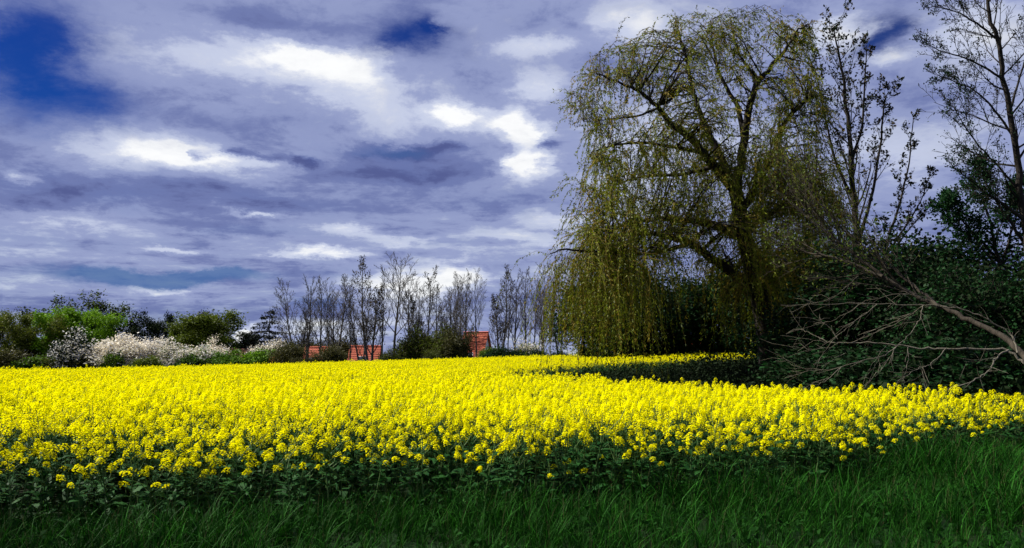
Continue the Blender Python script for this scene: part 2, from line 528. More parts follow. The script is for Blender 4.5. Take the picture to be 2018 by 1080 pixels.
def rape_parts(seed, lod):
    """lod 0: near plant with parts kept apart; returns (stem MB, leaf MB, [flower MB])"""
    global RNG
    keep = RNG; RNG = np.random.default_rng(seed)
    H = 1.0
    stem, leaf, heads = MB(), MB(), []
    bend = RNG.normal(size=2) * .05
    zs = np.linspace(0, H * .92, 6)
    P = np.stack([bend[0] * (zs / H) ** 2, bend[1] * (zs / H) ** 2, zs], 1)
    sides = 4 if lod == 0 else 3
    stem.tube(P, np.linspace(.0075, .003, 6), sides)
    hm = MB()
    raceme(hm, P[-1] - np.array([0, 0, .035]), (bend[0], bend[1], 1), .11, .040, 36 if lod == 0 else 12, .0095 if lod == 0 else .017)
    heads.append(hm)
    nbr = RNG.integers(4, 7)
    for k in range(nbr):
        f = RNG.uniform(.50, .88)
        p0 = np.array([np.interp(f * H * .92, zs, P[:, 0]), np.interp(f * H * .92, zs, P[:, 1]), f * H * .92])
        th = k * 2.4 + RNG.uniform(-.4, .4)
        Lb = RNG.uniform(.16, .34) * (1.15 - .4 * f)
        out = np.array([math.cos(th), math.sin(th), 0])
        p1 = p0 + out * Lb * .45 + np.array([0, 0, Lb * .55]); p2 = p0 + out * Lb * .62 + np.array([0, 0, Lb * 1.05])
        stem.tube([p0, p1, p2], [.0042, .0032, .0022], 3)
        hm = MB()
        sc = RNG.uniform(.62, 1.0)
        raceme(hm, p2 - np.array([0, 0, .03 * sc]), p2 - p1, .095 * sc, .036 * sc, int((30 if lod == 0 else 10) * sc), .0092 if lod == 0 else .0165)
        heads.append(hm)
        # seed pods / stalklets under the flowers
        if lod == 0:
            tt = RNG.uniform(.2, .9, 5)[:, None]
            stem.leaves(p1 * (1 - tt) + p2 * tt, .035, D=out * .6 + np.array([0, 0, .7]), aspect=.08, spread=.5)
    nl = 12 if lod == 0 else 6
    f = np.sort(RNG.uniform(.08, .82, nl))
    th = np.arange(nl) * 2.4 + RNG.uniform(-.5, .5, nl)
    C = np.stack([np.interp(f * H * .92, zs, P[:, 0]), np.interp(f * H * .92, zs, P[:, 1]), f * H * .92], 1)
    out = np.stack([np.cos(th), np.sin(th), np.zeros(nl)], 1)
    size = np.interp(f, [.05, .85], [.24, .085]) * RNG.uniform(.8, 1.2, nl)
    wd = size * RNG.uniform(.16, .24, nl)
    side = np.stack([-np.sin(th), np.cos(th), np.zeros(nl)], 1)
    rise = RNG.uniform(.1, .7, nl)
    up = np.array([0, 0, 1.0])
    sec = [(0, .35, 0), (.4, 1.0, .4), (.75, .75, .5), (1.0, .05, .28)]
    rows = []
    for (t, w, z) in sec:
        c = C + out * (size * t * .85)[:, None] + up * (size * z * rise * 1.4)[:, None]
        rows += [c + side * (wd * w)[:, None], c - side * (wd * w)[:, None]]
    VV = np.stack(rows, 1).reshape(-1, 3)
    i = np.arange(nl)[:, None] * 8
    Q = np.concatenate([i + np.array([[0, 1, 3, 2]]), i + np.array([[2, 3, 5, 4]]), i + np.array([[4, 5, 7, 6]])], 0)
    leaf.add(VV, Q)
    RNG = keep
    return stem, leaf, heads


def merge(stem, leaf, heads):
    mb = MB()
    for src, remap in ((stem, {0: 0}), (leaf, {0: 1})):
        for v, f, mi in zip(src.v, src.f, src.m): pass
    def put(src, off):
        base = mb.n
        for v, f, mi in zip(src.v, src.f, src.m):
            mb.v.append(v); mb.f.append(f + base); mb.m.append(mi + off); mb.n += len(v)
    put(stem, 0); put(leaf, 1)
    for h in heads: put(h, 2)
    return mb


NEAR, FAR = 8, 6
near_sets = [rape_parts(100 + k, 0) for k in range(NEAR)]
src_near = [merge(*s).build("rapeseed_tuft", [M['rape_stem'], M['rape_leaf'], M['petal'], M['bud']], link=False) for s in near_sets]
src_far = [merge(*rape_parts(200 + k, 1)).build("rapeseed_tuft", [M['rape_stem'], M['rape_leaf'], M['petal'], M['bud']], link=False) for k in range(FAR)]

FRONT = np.array([(-60, 6.9), (-8, 7.0), (-3.5, 7.5), (0, 8.2), (3, 9.2), (5, 10.7), (6.2, 11.5), (8, 12.4), (9, 13.0)])
NBACK = np.array([(-1, 27), (1.5, 21.5), (4.3, 17.4), (6.3, 15.2), (7.5, 13.9), (8.6, 13.2)])
FFRONT = np.array([(-1, 27), (0.5, 33), (2, 38.5), (5.4, 45), (13, 48), (17, 52), (40, 60)])
BACK = np.array([(-80, 90), (-30, 85), (0, 80), (10, 72), (20, 62), (30, 60)])


def in_field(x, y):
    front = y > np.interp(x, FRONT[:, 0], FRONT[:, 1])
    back = y < np.interp(x, BACK[:, 0], BACK[:, 1])
    near = (x < -1) | (y < np.interp(x, NBACK[:, 0], NBACK[:, 1]))
    far = (x >= -1) & (y > np.interp(x, FFRONT[:, 0], FFRONT[:, 1])) & (x < 15 + (y - 46) * .30)
    return front & back & ((near & (x < 8.2)) | far)


def jitter_points(x0, x1, y0, y1, step, rng):
    xs = np.arange(x0, x1, step); ys = np.arange(y0, y1, step)
    X, Y = np.meshgrid(xs, ys)
    X = X + rng.uniform(-.5, .5, X.shape) * step * .95; Y = Y + rng.uniform(-.5, .5, Y.shape) * step * .95
    return X.ravel(), Y.ravel()


def make_field():
    rng = np.random.default_rng(5)
    XX, YY, SS, II = [], [], [], []
    for (y0, y1, step, lod, s) in ((4.5, 17, .235, 0, 1.06), (17, 32, .26, 1, 1.04), (32, 92, .36, 1, 1.10)):
        wv = y1 * .74 + 3
        x, y = jitter_points(-wv, wv, y0, y1, step, rng)
        k = in_field(x, y) & (np.abs(x) < y * .74 + 2.5)
        x, y = x[k], y[k]
        XX.append(x); YY.append(y)
        SS.append(np.full(len(x), s))
        II.append(rng.integers(0, NEAR, len(x)) if lod == 0 else NEAR + rng.integers(0, FAR, len(x)))
    x, y, s, idx = map(np.concatenate, (XX, YY, SS, II))
    thin = np.sin(x * 1.9 + 1.2 * np.sin(y * 1.1)) * np.sin(y * 1.5 + 1.3 * np.sin(x * .8)) + .5 * np.sin(x * 4.1 + y * 2.7)
    k = ~((thin > .55) & (rng.uniform(0, 1, len(x)) < .55) & (y < 32))
    x, y, s, idx = x[k], y[k], s[k], idx[k]
    h = 1.02 * rng.normal(1.0, .075, len(x)).clip(.70, 1.20) * (1 - .07 * sstep(1, 6, x) * (y < 30))
    depth_in = y - np.interp(x, FRONT[:, 0], FRONT[:, 1])
    h *= 1 - rng.uniform(0, .42, len(x)) * (1 - sstep(0, 1.5, depth_in))      # the outermost plants stay shorter, unevenly
    h *= 1 + .05 * np.sin(x * .55 + 1.3) * np.sin(y * .4)
    wide = s * rng.uniform(.95, 1.3, len(x))
    rot = np.stack([rng.normal(0, .09, len(x)), rng.normal(0, .09, len(x)), rng.uniform(0, 6.28, len(x))], 1)
    z = ground_h(x, y) - .01
    scl = np.stack([wide, wide, h], 1)
    P = np.stack([x, y, z], 1)
    view = (np.abs(x) < y * .655 + .1) & (y < 13)
    order = np.argsort(np.where(view, depth_in * 1.0 + 0.10 * y, 1e9))[:300]
    one = np.zeros(len(x), bool); one[order] = True
    k = ~one
    scatter("rapeseed_crop", P[k], rot[k], scl[k], idx[k], src_near + src_far, "dense yellow flowering rapeseed crop filling the field")
    # the front rows, each plant a thing
    protos = []
    for (stem, leaf, heads) in near_sets:
        protos.append((stem.mesh("stem", M['rape_stem']), leaf.mesh("foliage", M['rape_leaf']), [hd.mesh("flower_head", [M['petal'], M['bud']]) for hd in heads]))
    for i in order:
        pr = protos[int(idx[i])]
        root = empty("rapeseed_plant", tuple(P[i]), "flowering rapeseed plant standing in the front rows at the grassy edge of the field", "rapeseed plant",
                     "rapeseed plants along the front edge of the field")
        root.rotation_euler = tuple(rot[i]); root.scale = tuple(scl[i])
        for nm, me in [("stem", pr[0]), ("foliage", pr[1])] + [("flower_head", q) for q in pr[2]]:
            c = bpy.data.objects.new(nm, me); COL.objects.link(c); c.parent = root
            if nm == "foliage": c['kind'] = 'stuff'
    return len(x)


n_rape = make_field()


# ------------------------------------------------------------------ grass and ground cover
def blade_rows(mb, C, th, Ln, wd, lean, mat=0):
    n = len(C)
    out = np.stack([np.cos(th), np.sin(th), np.zeros(n)], 1); side = np.stack([-np.sin(th), np.cos(th), np.zeros(n)], 1)
    rows = []
    for t, w in ((0, 1.0), (.4, .9), (.75, .6), (1.0, .06)):
        c = C + out * (Ln * lean * t ** 2)[:, None] + np.array([0, 0, 1.0]) * (Ln * (t - .38 * lean * t ** 2))[:, None]
        rows += [c + side * (wd * w)[:, None], c - side * (wd * w)[:, None]]
    VV = np.stack(rows, 1).reshape(-1, 3)
    i = np.arange(n)[:, None] * 8
    Q = np.concatenate([i + np.array([[0, 1, 3, 2]]), i + np.array([[2, 3, 5, 4]]), i + np.array([[4, 5, 7, 6]])], 0)
    mb.add(VV, Q, mat)


def make_grass():
    rng = np.random.default_rng(11)
    srcs = []
    for k in range(6):
        mb = MB(); n = 20
        r = rng.uniform(0, .09, n); a = rng.uniform(0, 6.28, n)
        C = np.stack([r * np.cos(a), r * np.sin(a), np.zeros(n)], 1)
        blade_rows(mb, C, a + rng.normal(0, .8, n), rng.uniform(.22, .58, n), rng.uniform(.0028, .0068, n), rng.uniform(.15, 1.0, n))
        blade_rows(mb, C[1:4], rng.uniform(0, 6.28, 3), rng.uniform(.3, .62, 3), rng.uniform(.003, .006, 3), rng.uniform(.3, 1.0, 3), 2)
        C = C[:1]; blade_rows(mb, C, rng.uniform(0, 6.28, 1), rng.uniform(.4, .6, 1), np.full(1, .0018), rng.uniform(.05, .3, 1), 1)
        srcs.append(mb.build("grass_tuft", [M['grass'], M['dry'], M['fresh']], link=False))  # third slot: the few blades coloured as catching the sun
    for k in range(3):                                     # broad-leaved weeds between the grass
        mb = MB(); n = 16
        C = rng.normal(size=(n, 3)) * np.array([.08, .08, .05]) + np.array([0, 0, .16])
        C[:, 2] = np.abs(C[:, 2])
        mb.leaves(C, rng.uniform(.03, .065, n), D=np.stack([C[:, 0] * 8, C[:, 1] * 8, np.full(n, .1)], 1), aspect=.75, spread=.6, up=1.5, rng=rng)
        for c in C[::3]: mb.tube([(0, 0, 0), c * .6, c], [.003, .002, .002], 3)
        srcs.append(mb.build("weed_tuft", [M['weed'], M['dry']], link=False))
    x, y = jitter_points(-14, 16, 1.2, 14, .125, rng)
    fr = np.interp(x, FRONT[:, 0], FRONT[:, 1])
    k = (np.abs(x) < y * .8 + 3) & (y < fr + .35) & ((rng.uniform(0, 1, len(x)) < .92 + .35 * np.sin(x * 1.7 + 1.5 * np.sin(y * 1.3)) * np.sin(y * 2.1 + x * .5)) | (fr - y < .5))
    x, y, fr = x[k], y[k], fr[k]
    n = len(x)
    patch = .5 + .5 * np.sin(x * 1.1 + 2 * np.sin(y * .7)) * np.sin(y * 1.4 + 1.5 * np.sin(x * .6))
    s = rng.uniform(.65, 1.15, n) * (.62 + .50 * patch) * (.78 + .3 * sstep(1.0, 4.0, x))
    s *= .8 + .3 * sstep(2.2, .2, fr - y)
    weed = rng.uniform(0, 1, n) < (.05 + .35 * sstep(.6, .95, patch) * sstep(1, 3.5, x) * sstep(6.2, 5.0, y))
    idx = np.where(weed, 6 + rng.integers(0, 3, n), rng.integers(0, 6, n))
    s = np.where(weed, np.maximum(s, .9) * 1.2, s)
    rot = np.stack([rng.normal(0, .14, n), rng.normal(0, .14, n), rng.uniform(0, 6.28, n)], 1)
    scatter("grass", np.stack([x, y, ground_h(x, y) - .01], 1), rot, np.stack([s, s, s], 1), idx, srcs, "long dark green grass along the near edge of the field")
    # rough growth under the trees on the right and along the far hedge
    us = []
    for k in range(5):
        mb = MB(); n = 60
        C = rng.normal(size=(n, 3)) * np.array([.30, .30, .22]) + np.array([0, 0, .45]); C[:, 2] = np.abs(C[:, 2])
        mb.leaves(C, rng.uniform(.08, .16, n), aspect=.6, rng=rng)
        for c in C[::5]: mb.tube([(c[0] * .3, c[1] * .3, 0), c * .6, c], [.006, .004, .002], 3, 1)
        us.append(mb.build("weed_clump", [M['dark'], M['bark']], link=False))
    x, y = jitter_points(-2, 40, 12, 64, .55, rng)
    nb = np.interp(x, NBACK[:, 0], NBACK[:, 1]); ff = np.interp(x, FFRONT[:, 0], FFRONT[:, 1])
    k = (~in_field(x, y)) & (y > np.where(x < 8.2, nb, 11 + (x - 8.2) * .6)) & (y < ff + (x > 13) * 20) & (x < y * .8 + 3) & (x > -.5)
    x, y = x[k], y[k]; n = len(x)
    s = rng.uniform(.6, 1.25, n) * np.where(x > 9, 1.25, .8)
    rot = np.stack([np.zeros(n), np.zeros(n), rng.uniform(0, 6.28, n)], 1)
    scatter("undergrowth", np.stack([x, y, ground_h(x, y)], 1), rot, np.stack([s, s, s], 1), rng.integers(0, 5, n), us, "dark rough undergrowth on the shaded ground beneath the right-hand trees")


make_grass()


# ------------------------------------------------------------------ tree growth
def unit(v):
    return v / (np.linalg.norm(v) + 1e-9)


def grow(p, d, L, r, lvl, P, rng, out, tips):
    """out: list of (level, points, radii); tips: list of (point, direction, level)"""
    ns = P['segs'][lvl]
    pts, dirs = [np.array(p, float)], [unit(np.array(d, float))]
    dd = dirs[0]
    for i in range(ns):
        dd = unit(dd + rng.normal(size=3) * P['wob'][lvl] + np.array([0, 0, P['up'][lvl]]))
        pts.append(pts[-1] + dd * L / ns); dirs.append(dd)
    pts = np.array(pts)
    tt = np.linspace(0, 1, ns + 1)
    rad = r * (1 - tt * P.get('taper', .75)) if lvl < P['max'] else r * (1 - tt * .6)
    out.append((lvl, pts, np.maximum(rad, P['rmin'])))
    if lvl >= P['max']:
        for q in range(1, ns + 1): tips.append((pts[q], dirs[q], lvl))
        return
    n = P['n'][lvl]
    n = max(1, int(round(n * rng.uniform(.8, 1.2))))
    phi = rng.uniform(0, 6.28)
    for k in range(n):
        f = P['s0'][lvl] + (1 - P['s0'][lvl]) * (k + rng.uniform(.1, .9)) / n
        q = f * ns; i = min(int(q), ns - 1); w = q - i
        pos = pts[i] * (1 - w) + pts[i + 1] * w; td = dirs[min(i + 1, ns)]
        phi += 2.39996 + rng.uniform(-.5, .5)
        a = unit(np.cross(td, [.2, .31, .93] if abs(td[2]) < .9 else [1, .1, 0])); b = np.cross(td, a)
        ang = R(P['ang'][lvl]) * rng.uniform(.75, 1.25)
        cd = unit(td * math.cos(ang) + (a * math.cos(phi) + b * math.sin(phi)) * math.sin(ang))
        shp = P['shape'](f) if lvl == 0 else (1.1 - .55 * f)
        cl = L * P['len'][lvl] * shp * rng.uniform(.75, 1.25)
        grow(pos, cd, cl, max(P['rmin'], np.interp(f, tt, rad) * P['rr'][lvl]), lvl + 1, P, rng, out, tips)
    tips.append((pts[-1], dirs[-1], lvl))


ROUND = lambda f: math.sqrt(max(.05, 1 - (2 * f - 1.05) ** 2)) * 1.0
VASE = lambda f: 1.15 - .75 * f
CONE = lambda f: 1.1 - 1.0 * f

SP = dict(
    bare=dict(max=3, segs=(7, 5, 4, 3), wob=(.025, .08, .12, .15), up=(.03, .10, .08, .05), n=(17, 7, 5), s0=(.18, .2, .15), ang=(31, 33, 34), len=(.40, .40, .42), rr=(.50, .55, .6), rmin=.012, shape=VASE, taper=.85),
    broad=dict(max=3, segs=(5, 5, 4, 3), wob=(.08, .16, .2, .22), up=(.02, .06, .04, .02), n=(11, 7, 5), s0=(.2, .25, .2), ang=(55, 45, 42), len=(.52, .46, .45), rr=(.55, .55, .6), rmin=.012, shape=ROUND, taper=.8),
    shrub=dict(max=2, segs=(4, 4, 3), wob=(.12, .2, .25), up=(.02, .06, .03), n=(9, 7), s0=(.05, .15), ang=(50, 45), len=(.75, .5), rr=(.7, .6), rmin=.008, shape=lambda f: 1.0 - .35 * f, taper=.8),
)


def tree(name, H, spec, label, cat, loc, group=None, leafmats=(), bark=None, lean=(0, 0), stems=1, girth=None, n_leaf=3, leaf=.2, clump=.3, aspect=.55, width=1.0, seed=0, rz=0.0,
         leaf_where=lambda h: True, droop=0.0, leaf_frac=1.0, **over):
    rng = np.random.default_rng(seed + 1000)
    P = dict(SP[spec]); P.update(over)
    bark = bark or M['bark']
    root = empty(name, loc, label, cat, group, rz, (width, width, 1.0))
    trunk, crown = MB(), MB()
    out, tips = [], []
    girth = girth or H * .014
    for k in range(stems):
        a = k * 2.4 + rng.uniform(0, 1)
        sp = .0 if stems == 1 else .28
        d = (lean[0] + math.cos(a) * sp * rng.uniform(.5, 1), lean[1] + math.sin(a) * sp * rng.uniform(.5, 1), 1)
        b0 = (math.cos(a) * girth * (stems > 1), math.sin(a) * girth * (stems > 1), -.1)
        hs = H * (1 if k == 0 else rng.uniform(.72, .97))
        grow(b0, d, hs * (.86 if P['max'] > 2 else .62), girth, 0, P, rng, out, tips)
    for lvl, pts, rad in out:
        if lvl == 0:
            rad = rad.copy(); rad[0] *= 1.25
            trunk.tube(pts, rad, 7)
        else:
            crown.tube(pts, rad, 4 if lvl == 1 else 3, 0)
    T = [(p, d) for p, d, l in tips if l >= 1 and leaf_where(p[2] / H) and (leaf_frac >= 1 or rng.uniform() < leaf_frac)]
    if leafmats and T:
        C = np.array([p for p, d in T]); D = np.array([d for p, d in T])
        C = np.repeat(C, n_leaf, 0); D = np.repeat(D, n_leaf, 0)
        C = C + rng.normal(size=C.shape) * clump
        C[:, 2] -= abs(droop) * np.abs(rng.normal(size=len(C)))
        which = rng.integers(0, len(leafmats), len(C))
        for mi in range(len(leafmats)):
            s = which == mi
            crown.leaves(C[s], leaf * rng.uniform(.6, 1.3, s.sum()), D=D[s] * .7, aspect=aspect, mat=1 + mi, rng=rng)
    trunk.build("trunk", bark, root, smooth=True)
    crown.build("crown", [bark] + list(leafmats), root)
    return root


def spot(px, py_top, Y):
    """ground point seen under pixel column px at depth Y, and the height of something that reaches pixel row py_top there"""
    b = at(px, HORIZON, Y); t = at(px, py_top, Y)
    z = gh(b.x, Y)
    return (b.x, Y, z), t.z - z


# ------------------------------------------------------------------ far hedge, left
HG = "trees and shrubs of the far hedge on the left"


def far_left():
    def T(px, top, Y, name, label, cat="tree", **kw):
        loc, H = spot(px, top, Y)
        sp = kw.pop('spec', 'broad')
        if sp == 'broad':
            kw.setdefault('stems', 2); kw.setdefault('s0', (.10, .2, .15))
            kw['n_leaf'] = int(kw.get('n_leaf', 0) * 1.3 + .5); kw['clump'] = kw.get('clump', .3) * .62; kw['leaf'] = kw.get('leaf', .2) * .85; H *= .97
        else:
            H *= 1.12
        return tree(name, H, sp, label, cat, loc, HG, **kw)
    T(-40, 615, 100, "olive_tree", "olive leafing tree cut by the picture's left edge", leafmats=[M['olive'], M['scrub']], n_leaf=6, clump=.40, leaf=.26, seed=1)
    T(42, 606, 98, "olive_tree", "loose olive-green tree just left of the bright green tree", leafmats=[M['olive'], M['olive2']], n_leaf=6, clump=.36, leaf=.26, seed=2, width=1.05)
    T(128, 603, 102, "bright_green_tree", "rounded bright green tree in fresh leaf behind white blossom", leafmats=[M['spring']], n_leaf=13, clump=.48, leaf=.30, seed=3, width=1.15)
    T(182, 592, 118, "dark_tree", "dark open-crowned tree behind the bright green tree", leafmats=[M['dark'], M['olive2']], n_leaf=3, clump=.5, leaf=.34, seed=4, width=1.35)
    T(240, 622, 116, "dark_tree", "small dark tree left of the bluish bare tree", leafmats=[M['dark']], n_leaf=3, clump=.4, leaf=.3, seed=5, width=1.2)
    T(283, 626, 126, "bare_tree", "low bare tree of fine twigs above the pinkish blossom", spec='broad', bark=M['bark_grey'], seed=6, width=1.3, rmin=.02)
    T(326, 618, 120, "dark_tree", "dark rounded tree between bare twigs and the mossy tree", leafmats=[M['dark']], n_leaf=4, clump=.4, leaf=.3, seed=7, width=.95)
    T(392, 614, 106, "mossy_tree", "broad moss-green domed tree right of the blossom", leafmats=[M['olive2']], n_leaf=12, clump=.55, leaf=.30, seed=8, width=1.45)
    T(378, 610, 122, "copper_tree", "purplish dark tree top rising behind the mossy tree", leafmats=[M['copper'], M['dark']], n_leaf=4, clump=.45, leaf=.3, seed=9)
    T(446, 622, 120, "bare_tree", "thin bare tree at the right shoulder of the mossy tree", spec='bare', bark=M['bark_grey'], seed=10, rmin=.02)
    T(478, 662, 124, "dark_tree", "low bluish-dark tree left of the conifer", leafmats=[M['dark']], n_leaf=5, clump=.4, leaf=.3, seed=11, width=1.3)
    S = lambda px, top, Y, name, label, **kw: T(px, top, Y, name, label, "shrub", spec='shrub', stems=kw.pop('stems', 4), **kw)
    S(140, 645, 92, "blossom_shrub", "dark shrub flecked with white blossom under the bright tree", leafmats=[M['white'], M['dark'], M['dark']], n_leaf=12, clump=.26, leaf=.24, seed=20, width=1.1)
    S(238, 652, 93, "blossom_shrub", "largest shrub smothered in pale pinkish blossom", leafmats=[M['pink'], M['pink'], M['white']], n_leaf=15, clump=.28, leaf=.22, seed=21, width=1.55, stems=6)
    S(290, 662, 95, "blossom_shrub", "blossoming shrub at the right flank of the largest blossom shrub", leafmats=[M['pink'], M['white']], n_leaf=11, clump=.28, leaf=.22, seed=22, width=1.2)
    S(343, 668, 94, "blossom_shrub", "greyish blossom shrub with spiky shoots under the mossy tree", leafmats=[M['pink'], M['white'], M['olive2']], n_leaf=9, clump=.25, leaf=.2, seed=23, width=1.4)
    S(394, 678, 92, "blossom_shrub", "small blossom shrub in front of the mossy tree", leafmats=[M['white'], M['pink'], M['bush']], n_leaf=8, clump=.24, leaf=.2, seed=24, width=1.4)
    S(416, 662, 97, "blossom_shrub", "pale blossom tuft rising at the mossy tree's right foot", leafmats=[M['pink']], n_leaf=9, clump=.26, leaf=.2, seed=25)
    S(530, 664, 94, "blossom_shrub", "cream blossom tree standing in front of the conifer", leafmats=[M['pink'], M['pink'], M['white'], M['scrub']], n_leaf=12, clump=.26, leaf=.2, seed=26, width=1.25)
    S(68, 704, 90, "green_bush", "low green bush beneath the loose olive tree", leafmats=[M['bush']], n_leaf=14, clump=.2, leaf=.2, seed=30, width=1.8)
    S(20, 690, 90, "green_bush", "low dull green bush at the left edge", leafmats=[M['scrub']], n_leaf=14, clump=.25, leaf=.2, seed=31, width=1.6)
    S(217, 692, 90, "green_bush", "green bush in front of the largest blossom shrub", leafmats=[M['bush'], M['olive2']], n_leaf=12, clump=.2, leaf=.2, seed=32, width=1.0)
    S(288, 702, 90, "green_bush", "small olive bush below the blossom's right flank", leafmats=[M['olive2']], n_leaf=12, clump=.2, leaf=.2, seed=33, width=1.4)
    S(105, 700, 91, "green_bush", "olive bush left of the white-flecked shrub's foot", leafmats=[M['scrub'], M['olive']], n_leaf=12, clump=.2, leaf=.2, seed=34, width=1.5)
    S(368, 698, 90, "green_bush", "dark green bush between two small blossom shrubs", leafmats=[M['dark'], M['bush']], n_leaf=12, clump=.2, leaf=.2, seed=35, width=1.3)
    S(445, 690, 90, "green_bush", "green bush left of the rusty roof", leafmats=[M['bush']], n_leaf=14, clump=.22, leaf=.2, seed=36, width=1.5)
    S(512, 690, 90, "green_bush", "bright green bush at the foot of the cream blossom tree", leafmats=[M['bush'], M['spring']], n_leaf=14, clump=.22, leaf=.2, seed=37, width=1.5)
    S(540, 700, 89, "rust_shrub", "small shrub with rusty orange leaves beside the bright green bush", leafmats=[M['rust'], M['scrub']], n_leaf=9, clump=.18, leaf=.18, seed=38)
    S(170, 700, 91, "green_bush", "dark bush at the foot of the white-flecked shrub", leafmats=[M['dark'], M['scrub']], n_leaf=12, clump=.2, leaf=.2, seed=39, width=1.5)

    # conifer with drooping tiers
    loc, H = spot(529, 604, 104)
    root = empty("conifer", loc, "dark conifer with tiered boughs behind the cream blossom", "tree", HG)
    rng = np.random.default_rng(77)
    tr, cr = MB(), MB()
    tr.tube([(0, 0, 0), (0, 0, H * .5), (0, 0, H)], [.16, .1, .02], 6)
    for k in range(110):
        f = (int(rng.uniform(.1, .985) * 13) + rng.uniform(.1, .5)) / 13.3
        th = rng.uniform(0, 6.28); L = (1 - f) ** .85 * H * .66 * rng.uniform(.6, 1.15) + .12
        p0 = np.array([0, 0, f * H]); o2 = np.array([math.cos(th), math.sin(th), 0])
        pts = [p0 + o2 * L * t + np.array([0, 0, L * (.10 * t - .34 * t * t + .16 * t ** 3)]) for t in (0, .35, .7, 1)]
        cr.tube(pts, [.03, .022, .015, .008], 3, 0)
        n = int(16 + 36 * (1 - f)); t = rng.uniform(.12, 1, n)
        pp = np.array([[np.interp(u, (0, .35, .7, 1), [q[i] for q in pts]) for i in range(3)] for u in t]) + rng.normal(size=(n, 3)) * .10 - np.array([0, 0, .06])
        cr.leaves(pp, .34, D=o2 * .8 + np.array([0, 0, -.25]), aspect=.4, mat=1, spread=.5, rng=rng)
    tr.build("trunk", M['bark'], root, smooth=True); cr.build("crown", [M['bark'], M['needle']], root)


far_left()


